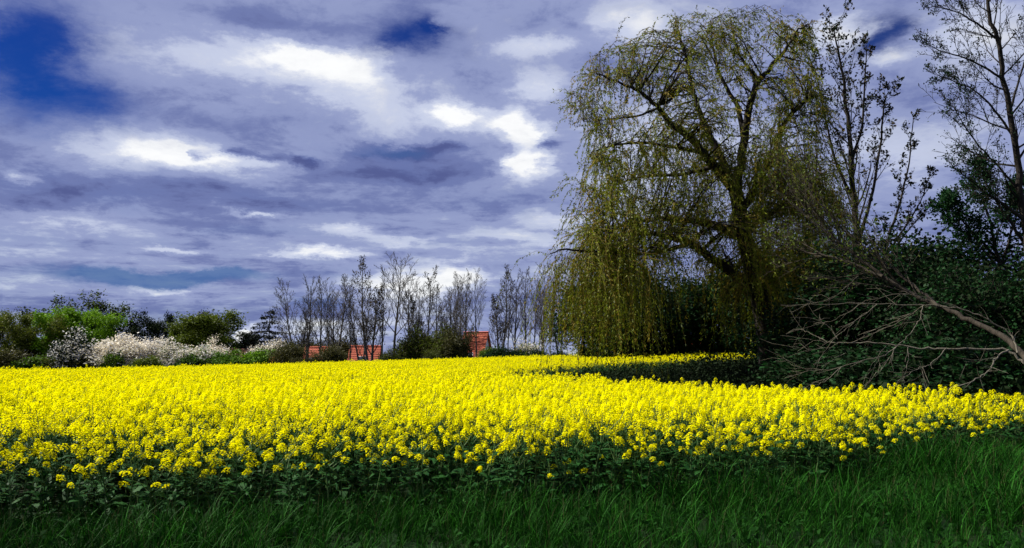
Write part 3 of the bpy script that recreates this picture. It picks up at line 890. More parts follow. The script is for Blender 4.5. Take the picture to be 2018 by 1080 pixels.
# ------------------------------------------------------------------ row of tall bare trees, and the scrub below it
def bare_row():
    G = "row of tall bare trees beyond the field"
    rows = [  # px, top, Y, variant, width, label
        (590, 546, 90, 0, .9, "bare tree at the left end of the row, beside the conifer"),
        (606, 538, 92, 1, .8, "slim bare tree second from the row's left end"),
        (630, 541, 91, 2, .75, "slim bare tree above the half-hidden red roof"),
        (664, 534, 93, 0, .9, "open bare tree left of the tree full of seed clusters"),
        (690, 560, 95, 1, .7, "short thin bare tree behind the left edge of the wide red roof"),
        (730, 498, 92, 3, .85, "tall bare tree densely hung with brown seed clusters above the red roof"),
        (776, 494, 93, 4, .85, "tallest bare tree, with a wide fan of fine twigs"),
        (806, 540, 97, 1, .8, "bare tree tucked against the right side of the tallest fan"),
        (834, 519, 92, 3, .75, "narrow bare tree with dark seed clusters right of the tallest fan"),
        (862, 556, 95, 2, .8, "faint thin bare tree in the bright gap of cloud"),
        (893, 529, 91, 0, .85, "bare tree left of the steep red gable"),
        (918, 536, 94, 2, .8, "bare tree rising straight behind the steep red gable"),
        (938, 526, 92, 4, .62, "bare tree whose stem crosses the steep red gable"),
        (984, 521, 88, 3, .8, "bare tree with scattered seed clusters right of the steep red gable"),
        (1014, 531, 89, 1, .85, "bare tree left of the pale blossom shrub by the dark hedge"),
        (1038, 524, 88, 2, .8, "bare tree standing over the pale blossom shrub by the dark hedge"),
        (1066, 516, 84, 0, .8, "bare tree behind the willow's leftmost hanging strands"),
        (602, 560, 97, 2, .7, "faint slim bare tree between the first two stems of the row"),
        (648, 552, 98, 4, .6, "faint slim bare tree behind the gap between the two red roofs"),
        (712, 540, 98, 0, .7, "slim bare tree crowding the left side of the tallest seed-hung tree"),
        (753, 522, 97, 1, .7, "slim bare tree between the seed-hung tree and the tallest fan"),
        (820, 552, 98, 4, .6, "faint bare tree between the tallest fan and the narrow seed tree"),
        (878, 546, 98, 0, .6, "faint bare tree just right of the bright gap of cloud"),
        (906, 552, 86, 1, .6, "slim bare stem in front of the olive-green scrub by the steep gable"),
        (1000, 548, 94, 4, .6, "faint bare tree above the left part of the dark hedge"),
        (1052, 540, 92, 4, .6, "faint bare tree just right of the pale blossom by the hedge"),
        (1104, 560, 84, 3, .8, "bare tree seen through the willow's left curtain"),
        (1150, 540, 82, 1, .9, "bare tree seen behind the willow's bright left cascade"),
        (1215, 545, 82, 2, .9, "bare tree behind the willow's lower arch, left part"),
        (1290, 540, 80, 4, .9, "bare tree in the middle of the willow's lower arch"),
        (1370, 550, 80, 0, .9, "bare tree above the small red roof under the willow"),
        (1440, 545, 78, 1, .9, "bare tree just left of the willow trunk, beyond it"),
    ]
    protos = {}
    H0 = 12.0
    for (px, top, Y, v, w, lab) in rows:
        loc, H = spot(px, top, Y)
        if v not in protos:
            kw = dict(n_leaf=1, clump=.08, leaf=.17, leafmats=[M['seed']], leaf_frac=.45) if v == 3 else (dict(n_leaf=1, clump=.06, leaf=.10, leafmats=[M['seed']], leaf_frac=.4) if v in (0, 2) else {})
            over = {0: {}, 1: dict(ang=(30, 30, 30), len=(.34, .42, .42)), 2: dict(n=(18, 6, 5), len=(.30, .40, .42)), 3: dict(n=(17, 7, 5), len=(.34, .38, .42)),
                    4: dict(n=(20, 8, 5), ang=(34, 30, 30), s0=(.30, .2, .15), len=(.46, .40, .40), up=(.02, .06, .05, .04))}[v]
            protos[v] = tree("bare_tree", H0, 'bare', lab, "tree", loc, G, bark=M['bark_grey'], stems=2 if v in (0, 3) else 1, girth=.15, seed=300 + v, rmin=.014, **kw, **over)
            o = protos[v]
        else:
            o = copy_tree(protos[v], loc, 0, 1, lab, G)
        o.location = loc
        o.rotation_euler = (0, 0, random.uniform(0, 6.28))
        tip = max(c.data.vertices and max(q.co.z for q in c.data.vertices) for c in o.children if c.type == 'MESH') if 'tip%d' % v not in protos else protos['tip%d' % v]
        protos['tip%d' % v] = tip
        k = H / tip
        o.scale = (k * w * 1.2, k * w * 1.2, k)

    GS = "olive scrub below the row of bare trees"
    scrub = [
        (575, 672, 86, "dull olive scrub at the foot of the row's left end"), (612, 664, 118, "greenish scrub above the half-hidden red roof"), (650, 678, 86, "low brown-green scrub between the two red roofs"),
        (672, 662, 116, "tall thin scrub behind the gap between the red roofs"), (764, 684, 88, "scrub right of the wide red roof"), (800, 672, 96, "scrub under the tallest bare tree's right side"),
        (828, 640, 90, "tall olive scrub around the narrow seed-hung tree"), (868, 640, 88, "olive scrub halfway to the steep red gable"), (892, 638, 87, "tall olive-green scrub against the steep gable's left side"),
        (622, 694, 85, "small scrub standing right before the half-hidden red roof"), (590, 700, 84, "lowest scrub left of the half-hidden roof"), (708, 706, 83, "knee-high scrub before the wide red roof"), (850, 690, 84, "low dark scrub in front of the olive thicket"),
    ]
    pr = None
    for i, (px, top, Y, lab) in enumerate(scrub):
        loc, H = spot(px, top, Y)
        if i % 4 == 0:
            o = pr = tree("olive_scrub", 3.0, 'shrub', lab, "shrub", loc, GS, leafmats=[M['scrub'], M['olive2'] if i % 8 else M['scrub']], stems=6, n_leaf=8, clump=.20, leaf=.13, seed=400 + i)
            tip = max(q.co.z for c in o.children for q in c.data.vertices)
        else:
            o = copy_tree(pr, loc, 0, 1, lab, GS)
        k = H / tip
        o.rotation_euler = (0, 0, i * 1.7); o.scale = (max(k, .6) * 1.05, max(k, .6) * 1.05, k * 1.12)
    GD = "dark hedge bushes at the right end of the row"
    hedge = [(985, 676, 78, "dark hedge bush beside the steep red gable"), (1022, 680, 78, "dark hedge bush under the pale blossom"), (1060, 682, 76, "dark hedge bush left of the willow curtain"),
             (1100, 686, 74, "dark hedge bush behind the willow curtain's left part"), (1165, 676, 76, "dark hedge bush behind the bright cascade"), (1280, 672, 74, "dark round bush under the willow's arch"),
             (1310, 668, 74, "dark round bush left of the small red roof"), (1420, 664, 72, "dark bush right of the small red roof")]
    for i, (px, top, Y, lab) in enumerate(hedge):
        loc, H = spot(px, top, Y)
        if i == 0:
            o = pr = tree("hedge_bush", 3.0, 'shrub', lab, "shrub", loc, GD, leafmats=[M['dark'], M['darkgreen']], stems=6, n_leaf=16, clump=.25, leaf=.16, seed=500)
            tip = max(q.co.z for c in o.children for q in c.data.vertices)
        else:
            o = copy_tree(pr, loc, 0, 1, lab, GD)
        k = H / tip
        o.rotation_euler = (0, 0, i * 2.1); o.scale = (k * 1.5, k * 1.5, k)
    loc, H = spot(1040, 660, 82)
    tree("blossom_shrub", H, 'shrub', "pale blossom shrub behind the dark hedge left of the willow", "shrub", loc, leafmats=[M['white'], M['pink'], M['olive2']], stems=4, n_leaf=6, clump=.25, leaf=.15, seed=520)
    loc, H = spot(960, 672, 80)
    tree("green_bush", H, 'shrub', "olive-green bush at the right foot of the steep red gable", "shrub", loc, leafmats=[M['olive2'], M['bush']], stems=4, n_leaf=8, clump=.2, leaf=.16, seed=521)


bare_row()


# ------------------------------------------------------------------ houses
def roof_mat(name, c1, c2):
    mt, nt, out = new_mat(name)
    tc = nt.nodes.new('ShaderNodeTexCoord')
    n = nt.nodes.new('ShaderNodeTexNoise'); n.inputs['Scale'].default_value = 5; n.inputs['Detail'].default_value = 6
    nt.links.new(tc.outputs['Object'], n.inputs['Vector'])
    mx = nt.nodes.new('ShaderNodeMix'); mx.data_type = 'RGBA'
    mx.inputs[6].default_value = (*c1, 1); mx.inputs[7].default_value = (*c2, 1)
    nt.links.new(n.outputs['Fac'], mx.inputs[0])
    p = nt.nodes.new('ShaderNodeBsdfPrincipled'); p.inputs['Roughness'].default_value = .8
    nt.links.new(mx.outputs[2], p.inputs['Base Color']); nt.links.new(p.outputs[0], out.inputs[0])
    return mt


RED_TILE = roof_mat("red_tile", (.42, .070, .028), (.58, .13, .055))
RUST_TILE = roof_mat("rust_tile", (.16, .04, .025), (.22, .06, .035))
DARK_TILE = roof_mat("dark_tile", (.03, .028, .028), (.06, .055, .05))
PLASTER = wall_mat("white_plaster", (.62, .61, .58), (.78, .77, .74))
BRICKW = wall_mat("brick_wall", (.25, .10, .06), (.33, .14, .09))
FRAME = wall_mat("white_frame", (.7, .7, .7), (.8, .8, .8))
mtg, ntg, outg = new_mat("window_glass")
pg = ntg.nodes.new('ShaderNodeBsdfPrincipled'); pg.inputs['Base Color'].default_value = (.03, .04, .05, 1); pg.inputs['Roughness'].default_value = .08
ntg.links.new(pg.outputs[0], outg.inputs[0])


def house(px, ridge_py, Y, w, dep, pitch, rz, label, roof=RED_TILE, wall=PLASTER, chimney=True):
    """gabled house, ridge along its local x; w long, dep deep"""
    loc, H = spot(px, ridge_py, Y)
    root = empty("house", loc, label, "house", "houses beyond the field", rz)
    rise = dep / 2 * math.tan(R(pitch)); he = H - rise
    wm = MB(); hx, hy = w / 2, dep / 2
    wm.box((-hx, -hy, -.5), (hx, hy, he))
    for sx in (-1, 1):                                    # gable triangles as thin prisms
        x0 = sx * hx; x1 = sx * (hx - .2)
        wm.add([(x0, -hy, he + .002), (x0, hy, he + .002), (x0, 0.02, H - .06), (x0, -.02, H - .06), (x1, -hy, he + .002), (x1, hy, he + .002), (x1, .02, H - .06), (x1, -.02, H - .06)],
               [(0, 1, 2, 3), (4, 7, 6, 5)])
    wm.build("wall", wall, root)
    n = max(6, int(dep / 2 / math.cos(R(pitch)) / .34)); ov = .35
    rm = MB()
    for sy in (-1, 1):                                    # overlapping tile courses
        for k in range(n):
            t0, t1 = k / n, (k + 1) / n
            y0, y1 = sy * (hy + ov) * (1 - t0), sy * (hy + ov) * (1 - t1)
            z0 = H - (hy + ov) * math.tan(R(pitch)) * (1 - t0) + .10; z1 = H - (hy + ov) * math.tan(R(pitch)) * (1 - t1) + .05
            X = np.linspace(-hx - .3, hx + .3, max(6, int(w / .3)) * 2 + 1)
            wv = .03 * (np.arange(len(X)) % 2)
            V0 = np.stack([X, np.full_like(X, y0), z0 + wv], 1); V1 = np.stack([X, np.full_like(X, y1), z1 + wv], 1); V2 = np.stack([X, np.full_like(X, y0), np.full_like(X, z0 - .06)], 1)
            i = np.arange(len(X) - 1); m_ = len(X)
            rm.add(np.concatenate([V0, V1, V2]), np.concatenate([np.stack([i, i + 1, m_ + i + 1, m_ + i], 1), np.stack([2 * m_ + i, 2 * m_ + i + 1, i + 1, i], 1)]))
    rm.tube([(-hx - .3, 0, H + .06), (hx + .3, 0, H + .06)], [.12, .12], 8)
    ro = rm.build("roof", roof, root)
    if chimney:
        c = MB(); cx = hx * .45
        c.box((cx - .28, .2, H - .7), (cx + .28, .76, H + .75)); c.box((cx - .34, .14, H + .753), (cx + .34, .82, H + .85))
        c.build("chimney", BRICKW, ro)
    k = max(1, int(w / 2.4))
    for i in range(k):
        x = -hx + (i + .5) * w / k
        z0 = max(.6, he - 1.7)
        f = MB()
        for (a, b) in (((x - .55, z0), (x - .47, z0 + 1.2)), ((x + .47, z0), (x + .55, z0 + 1.2)), ((x - .47, z0), (x + .47, z0 + .08)), ((x - .47, z0 + 1.12), (x + .47, z0 + 1.2)), ((x - .03, z0 + .08), (x + .03, z0 + 1.12))):
            f.box((a[0], -hy - .05, a[1]), (b[0], -hy + .02, b[1]))
        fr = f.build("window", FRAME, root)
        g = MB(); g.box((x - .47, -hy - .02, z0 + .08), (x + .47, -hy - .004, z0 + 1.12)); g.build("pane", mtg, fr)


house(626, 685, 108, 3.0, 6.0, 38, 0, "low house whose red roof is half hidden behind slim bare trees", chimney=False)
house(720, 683, 106, 3.5, 6.5, 38, R(4), "house with a wide red tiled roof under the seed-hung tree", chimney=False)
house(938, 656, 98, 2.6, 6.0, 52, R(-14), "tall house with a steep red gable roof between bare stems", chimney=False)
house(474, 690, 112, 2.4, 4.0, 40, R(10), "small house with a rusty brown roof behind the green bushes", roof=RUST_TILE, wall=BRICKW, chimney=False)
house(1372, 671, 92, 2.6, 4.5, 42, R(-8), "house with a small red roof seen under the willow", chimney=False)
house(1218, 650, 90, 4.4, 5.0, 40, R(6), "white house with a dark roof glimpsed through the willow's strands", roof=DARK_TILE)


# ------------------------------------------------------------------ the willow
def willow():
    Y0 = 36.0
    rng = np.random.default_rng(41)
    base = at(1517, HORIZON, Y0); bz = gh(base.x, Y0)
    root = empty("weeping_willow", (base.x, Y0, bz), "big weeping willow hanging olive-green strands over the field", "tree")
    O = np.array([base.x, Y0, bz])

    def loc(px, py, dy):
        return np.array(at(px, py, Y0 + dy)) - O

    def path(lst, dy0, dy1):
        n = len(lst)
        return np.array([loc(px, py, dy0 + (dy1 - dy0) * (i / (n - 1)) ** 1.0) for i, (px, py) in enumerate(lst)])

    def dense(P, k=4):
        t = np.arange(len(P)); tt = np.linspace(0, len(P) - 1, (len(P) - 1) * k + 1)
        Q = np.stack([np.interp(tt, t, P[:, i]) for i in range(3)], 1)
        for _ in range(2):
            Q[1:-1] = .25 * Q[:-2] + .5 * Q[1:-1] + .25 * Q[2:]
        return Q
    limbs = []

    def limb(lst, dy0, dy1, r0, r1, name="limb"):
        P = dense(path(lst, dy0, dy1))
        P[1:-1] += rng.normal(size=(len(P) - 2, 3)) * r0 * .12
        mb = MB(); mb.tube(P, np.linspace(r0, r1, len(P)), 8)
        mb.build(name, M['bark'], root, smooth=True)
        limbs.append((P, np.linspace(r0, r1, len(P))))
        return P
    tr = [(1519, 745), (1516, 700), (1508, 640), (1494, 570), (1476, 500), (1462, 450), (1456, 400), (1448, 372)]
    Pt = dense(path(tr, 0, -.2)); Pt[0][2] = min(Pt[0][2], -.2)
    tm = MB(); rr = np.linspace(.50, .30, len(Pt)); rr[0] = .68; rr[1] = .6
    tm.tube(Pt, rr, 10); tm.build("trunk", M['bark'], root, smooth=True)
    limbs.append((Pt[12:], rr[12:]))
    limb([(1500, 592), (1453, 544), (1410, 515), (1388, 498), (1362, 478), (1323, 466), (1270, 458), (1215, 462), (1180, 475)], -.1, -2.2, .26, .06)
    limb([(1460, 466), (1411, 442), (1355, 433), (1300, 430), (1240, 440), (1200, 455)], -.2, 1.8, .23, .05)
    limb([(1450, 378), (1413, 333), (1393, 310), (1367, 277), (1333, 255), (1310, 230), (1296, 210), (1262, 180), (1225, 165), (1175, 145)], -.2, -2.6, .24, .03)
    limb([(1448, 372), (1420, 310), (1400, 266), (1380, 225), (1367, 187), (1357, 133), (1345, 85), (1335, 55)], -.2, 2.4, .20, .03)
    limb([(1449, 374), (1462, 310), (1470, 250), (1478, 205), (1494, 158), (1512, 142), (1548, 98), (1570, 60), (1590, 48)], -.2, -1.4, .22, .03)
    limb([(1478, 205), (1490, 165), (1483, 146), (1457, 110), (1445, 70), (1440, 35)], -.8, .6, .11, .02)
    limb([(1466, 280), (1457, 213), (1433, 176), (1413, 133), (1405, 90), (1400, 40)], -.5, 1.6, .13, .02)
    limb([(1458, 420), (1500, 350), (1530, 290), (1545, 240), (1563, 222), (1600, 190), (1625, 185)], -.2, -2.2, .18, .03)
    limb([(1465, 455), (1520, 420), (1560, 390), (1600, 380), (1640, 400)], -.2, 2.5, .15, .03)
    limb([(1385, 300), (1330, 290), (1270, 280), (1210, 285), (1165, 300)], -1.2, -3.4, .10, .02)
    limb([(1400, 330), (1340, 345), (1280, 345), (1220, 360), (1175, 390)], -.5, 3.0, .11, .02)
    limb([(1297, 213), (1255, 230), (1200, 235), (1150, 240)], -2.3, -.6, .06, .015)
    limb([(1362, 478), (1290, 500), (1230, 500), (1150, 495), (1105, 490), (1085, 500)], -1.2, -4.0, .10, .02)
    # secondary branches, weeping strands and leaves
    br, hang, hl = MB(), MB(), MB()
    LP = np.concatenate([p[2:] for p, r in limbs[1:]]); LR = np.concatenate([r[2:] for p, r in limbs[1:]])

    # silhouette of the crown: pixel column -> top row, and how far strands hang
    TOPX = [1095, 1115, 1150, 1190, 1215, 1260, 1330, 1400, 1450, 1520, 1560, 1595, 1625, 1650, 1680]
    TOPY = [500, 150, 122, 98, 62, 48, 24, 22, 10, 18, 30, 55, 130, 270, 400]

    def branch(p0, p1, r0, droop_tip=0.0):
        mid = (p0 + p1) / 2 + np.array([0, 0, np.linalg.norm(p1 - p0) * rng.uniform(.06, .22)]) + rng.normal(size=3) * .1
        q1 = p0 * .55 + mid * .55 - (p0 * .10); q1 = (p0 + mid) / 2 + rng.normal(size=3) * .07
        q2 = (mid + p1) / 2 + np.array([0, 0, .12]) + rng.normal(size=3) * .07
        P = np.array([p0, q1, mid, q2, p1])
        br.tube(P, np.linspace(r0, .008, 5), 3)
        return P

    def strand(p, d, L, leafy, r=.006):
        n = 5 if L > 1.6 else 3
        tone = int(rng.choice(3, p=(.66, .14, .20)))
        pts = [p]; dd = unit(np.asarray(d, float))
        for i in range(n):
            dd = unit(dd * (1 - .0) + np.array([0, 0, -.42 - .3 * (L > 1.4)]) + rng.normal(size=3) * np.array([.13, .13, .08]))
            pts.append(pts[-1] + dd * L / n)
        P = np.array(pts)
        low = P[:, 2] + O[2] < .9 + gh(O[0], O[1]) * .6
        if low.any():
            k = max(2, int(np.argmax(low))); P = P[:k + 1] if k + 1 <= len(P) else P
        hang.tube(P, np.linspace(r, .003, len(P)), 3)
        m_ = max(2, int(leafy * L))
        t = rng.uniform(.02, 1, m_) * (len(P) - 1); i = np.minimum(t.astype(int), len(P) - 2); w = (t - i)[:, None]
        C = P[i] * (1 - w) + P[i + 1] * w
        D = unit((P[-1] - P[0])) * .8
        hl.leaves(C + rng.normal(size=C.shape) * .02, rng.uniform(.08, .16, m_), D=D + np.array([0, 0, -.1]), aspect=.31, spread=.38, mat=tone, rng=rng)

    tips = []
    n_br = 0
    while n_br < 820:
        px, py = rng.uniform(1100, 1665), rng.uniform(12, 560)
        top = np.interp(px, TOPX, TOPY)
        if py < top + 6: continue
        if py > 470 and 1290 < px < 1480 and rng.uniform() < .75: continue
        if px < 1160 and 215 < py < 450 and rng.uniform() < .9: continue
        if px < 1155 and py > 430 and rng.uniform() < .75: continue
        if math.sin(px * .031 + 2 * math.sin(py * .017)) * math.sin(py * .034 + 1.3) > .45 and py < 430 and rng.uniform() < .7: continue
        # depth: crown is round in plan
        half = 6.2 * math.sqrt(max(.05, 1 - ((px - 1400) / 320.0) ** 2)) * (.55 + .45 * min(1, (py - top) / 160))
        dy = rng.uniform(-half, half)
        p1 = loc(px, py, dy)
        dd = np.linalg.norm(LP - p1, axis=1) - LP[:, 2] * 0.0 + np.where(LP[:, 2] > p1[2] + .3, 1.6, 0)
        j = int(np.argmin(dd))
        if dd[j] > 5.0: continue
        P = branch(LP[j], p1, min(.05, LR[j] * .6) * (.6 + .12 * dd[j]))
        n_br += 1
        out = p1 - LP[j]; out[2] = abs(out[2]) * .4
        tips.append((P, out, py - top, px, py))
    lens = dict()
    for (P, out, dep, px, py) in tips:
        d0 = unit(out + rng.normal(size=3) * .2)
        # twigs in every direction with leaf tufts
        for k in range(rng.integers(5, 9)):
            t = rng.uniform(.25, 1) * 4; i = min(int(t), 3); p = P[i] * (1 - (t - i)) + P[i + 1] * (t - i)
            dv = unit(d0 + rng.normal(size=3) * .8 + np.array([0, 0, .35]))
            L = rng.uniform(.35, .9) if dep > 25 else rng.uniform(.25, .55)
            strand(p, dv, L * 1.25, 18 if py < 300 else 22, .008)
        # weeping strands
        ns = rng.integers(1, 4) if py < 250 else rng.integers(3, 6)
        for k in range(ns):
            t = rng.uniform(.3, 1) * 4; i = min(int(t), 3); p = P[i] * (1 - (t - i)) + P[i + 1] * (t - i)
            L = rng.uniform(.8, 2.2) if py < 250 else rng.uniform(1.2, 3.4)
            if 1165 < px < 1290 and py > 430: L = rng.uniform(2.6, 5.6)
            elif px <= 1165: L = rng.uniform(.8, 2.2)
            elif 1285 < px < 1470 and py > 330: L = rng.uniform(.7, 2.2)
            elif py > 400: L = rng.uniform(1.5, 3.8)
            strand(p, d0 * .6 + rng.normal(size=3) * .3, L, 19, .008)
    # long curtain on the left, hanging almost to the flowers
    for (x0, x1, y0, y1, n, lo, hi, dy0, dy1) in ((1162, 1255, 455, 480, 150, 3.6, 5.8, -3.2, -1.2), (1085, 1150, 495, 520, 62, 3.0, 5.0, -4.4, -1.0), (1260, 1330, 465, 480, 36, 2.4, 4.8, -2.6, 2.0),
                                                   (1160, 1300, 440, 520, 60, 3.0, 5.2, 0, 5.0), (1330, 1480, 440, 560, 34, 1.0, 3.0, -3, 3), (1430, 1475, 540, 570, 50, 1.5, 3.4, -3, -1.5), (1500, 1600, 330, 480, 120, 1.8, 4.6, -3.5, 3.5)):
        for k in range(n):
            p = loc(rng.uniform(x0, x1), rng.uniform(y0, y1), rng.uniform(dy0, dy1))
            strand(p, rng.normal(size=3) * .25 + np.array([-.15, 0, -.2]), rng.uniform(lo, hi), 13, .008)
    br.build("branches", M['bark'], root)
    hg = hang.build("strands", M['willow_twig'], root)
    lf = hl.build("foliage", [M['willow'], M['willow_gold'], M['willow_deep']], root)
    for o in (hg, lf): o['kind'] = 'stuff'
    print("TRIS willow", br.tris(), hang.tris(), hl.tris())


willow()


# ------------------------------------------------------------------ right-hand trees
def path_tree(name, label, Y, stems, cat="tree", bark=None, leafmats=(), n_leaf=2, leaf=.1, clump=.08, aspect=.6, side=None, seed=0, group=None, leaf_rule=None):
    """stems: list of (pixel path, r0, r1, n side branches, side length, first fraction, angle). The first is the trunk."""
    rng = np.random.default_rng(seed)
    px0, py0 = stems[0][0][0]
    b = at(px0, py0, Y); bz = gh(b.x, Y)
    root = empty(name, (b.x, Y, bz), label, cat, group)
    O = np.array([b.x, Y, bz])
    crown = MB(); leafC, leafD = [], []
    for k, (lst, r0, r1, n, Ls, s0, ang) in enumerate(stems):
        dys = np.cumsum(rng.normal(size=len(lst)) * .12) if k else np.zeros(len(lst))
        P = np.array([np.array(at(px, py, Y + dys[i])) - O for i, (px, py) in enumerate(lst)])
        t = np.arange(len(P)); tt = np.linspace(0, len(P) - 1, (len(P) - 1) * 4 + 1)
        P = np.stack([np.interp(tt, t, P[:, i]) for i in range(3)], 1)
        for _ in range(2): P[1:-1] = .25 * P[:-2] + .5 * P[1:-1] + .25 * P[2:]
        P[1:-1] += rng.normal(size=(len(P) - 2, 3)) * min(.03, r0 * .2)
        rad = np.linspace(r0, r1, len(P))
        mb = MB(); mb.tube(P, rad, 7)
        mb.build("trunk" if k == 0 else "limb", bark or M['bark'], root, smooth=True)
        out, tips = [], []
        Pm = dict(max=2, segs=(4, 4, 3), wob=(.10, .14, .18), up=(.10, .08, .05), n=(6, 4), s0=(.2, .15), ang=(36, 36), len=(.5, .5), rr=(.6, .6), rmin=.006, shape=lambda f: 1.1 - .5 * f, taper=.8)
        if side: Pm.update(side)
        phi = rng.uniform(0, 6.28)
        for i in range(n):
            f = s0 + (1 - s0) * (i + rng.uniform(.1, .9)) / n
            q = f * (len(P) - 1); j = min(int(q), len(P) - 2)
            pos = P[j] * (1 - (q - j)) + P[j + 1] * (q - j); td = unit(P[j + 1] - P[j])
            phi += 2.4 + rng.uniform(-.5, .5)
            a = unit(np.cross(td, [.2, .95, .1])); c = np.cross(td, a)
            an = R(ang) * rng.uniform(.7, 1.3)
            d = td * math.cos(an) + (a * math.cos(phi) + c * math.sin(phi)) * math.sin(an)
            grow(pos, d, Ls * (1.15 - .75 * f) * rng.uniform(.7, 1.3), max(.008, np.interp(f, np.linspace(0, 1, len(P)), rad) * .36), 0, Pm, rng, out, tips)
        for lvl, pts, rd in out: crown.tube(pts, rd, 4 if lvl == 0 else 3, 0)
        for p, d, l in tips:
            if l >= 1 and (leaf_rule is None or leaf_rule(p + O, rng)): leafC.append(p); leafD.append(d)
    if leafmats and leafC:
        C = np.repeat(np.array(leafC), n_leaf, 0); D = np.repeat(np.array(leafD), n_leaf, 0)
        C = C + rng.normal(size=C.shape) * clump
        w = rng.integers(0, len(leafmats), len(C))
        for mi in range(len(leafmats)):
            crown.leaves(C[w == mi], leaf * rng.uniform(.6, 1.3, (w == mi).sum()), D=D[w == mi] * .6, aspect=aspect, mat=1 + mi, rng=rng)
    crown.build("crown", [bark or M['bark']] + list(leafmats), root)
    return root


def added_shade_trees():
    # tall trees added out of view at left, to shade the near grass
    for i, (x, y, H, w, lab) in enumerate([(-12.0, 6.2, 23.0, 1.0, "added tall leafy tree out of view at left, shading the near grass"), (-15.0, 9.2, 24.0, .9, "second added tall leafy tree out of view at left, shading the near grass")]):
        tree("added_shade_tree", H, 'broad', lab, "tree", (x, y, gh(x, y)), "added shade trees out of view", leafmats=[M['olive2'], M['bush']], n_leaf=4, clump=.5, leaf=.34, seed=800 + i, width=w,
             s0=(.10, .2, .15), n=(16, 7, 5), len=(.17, .45, .45), ang=(48, 45, 42))


added_shade_trees()


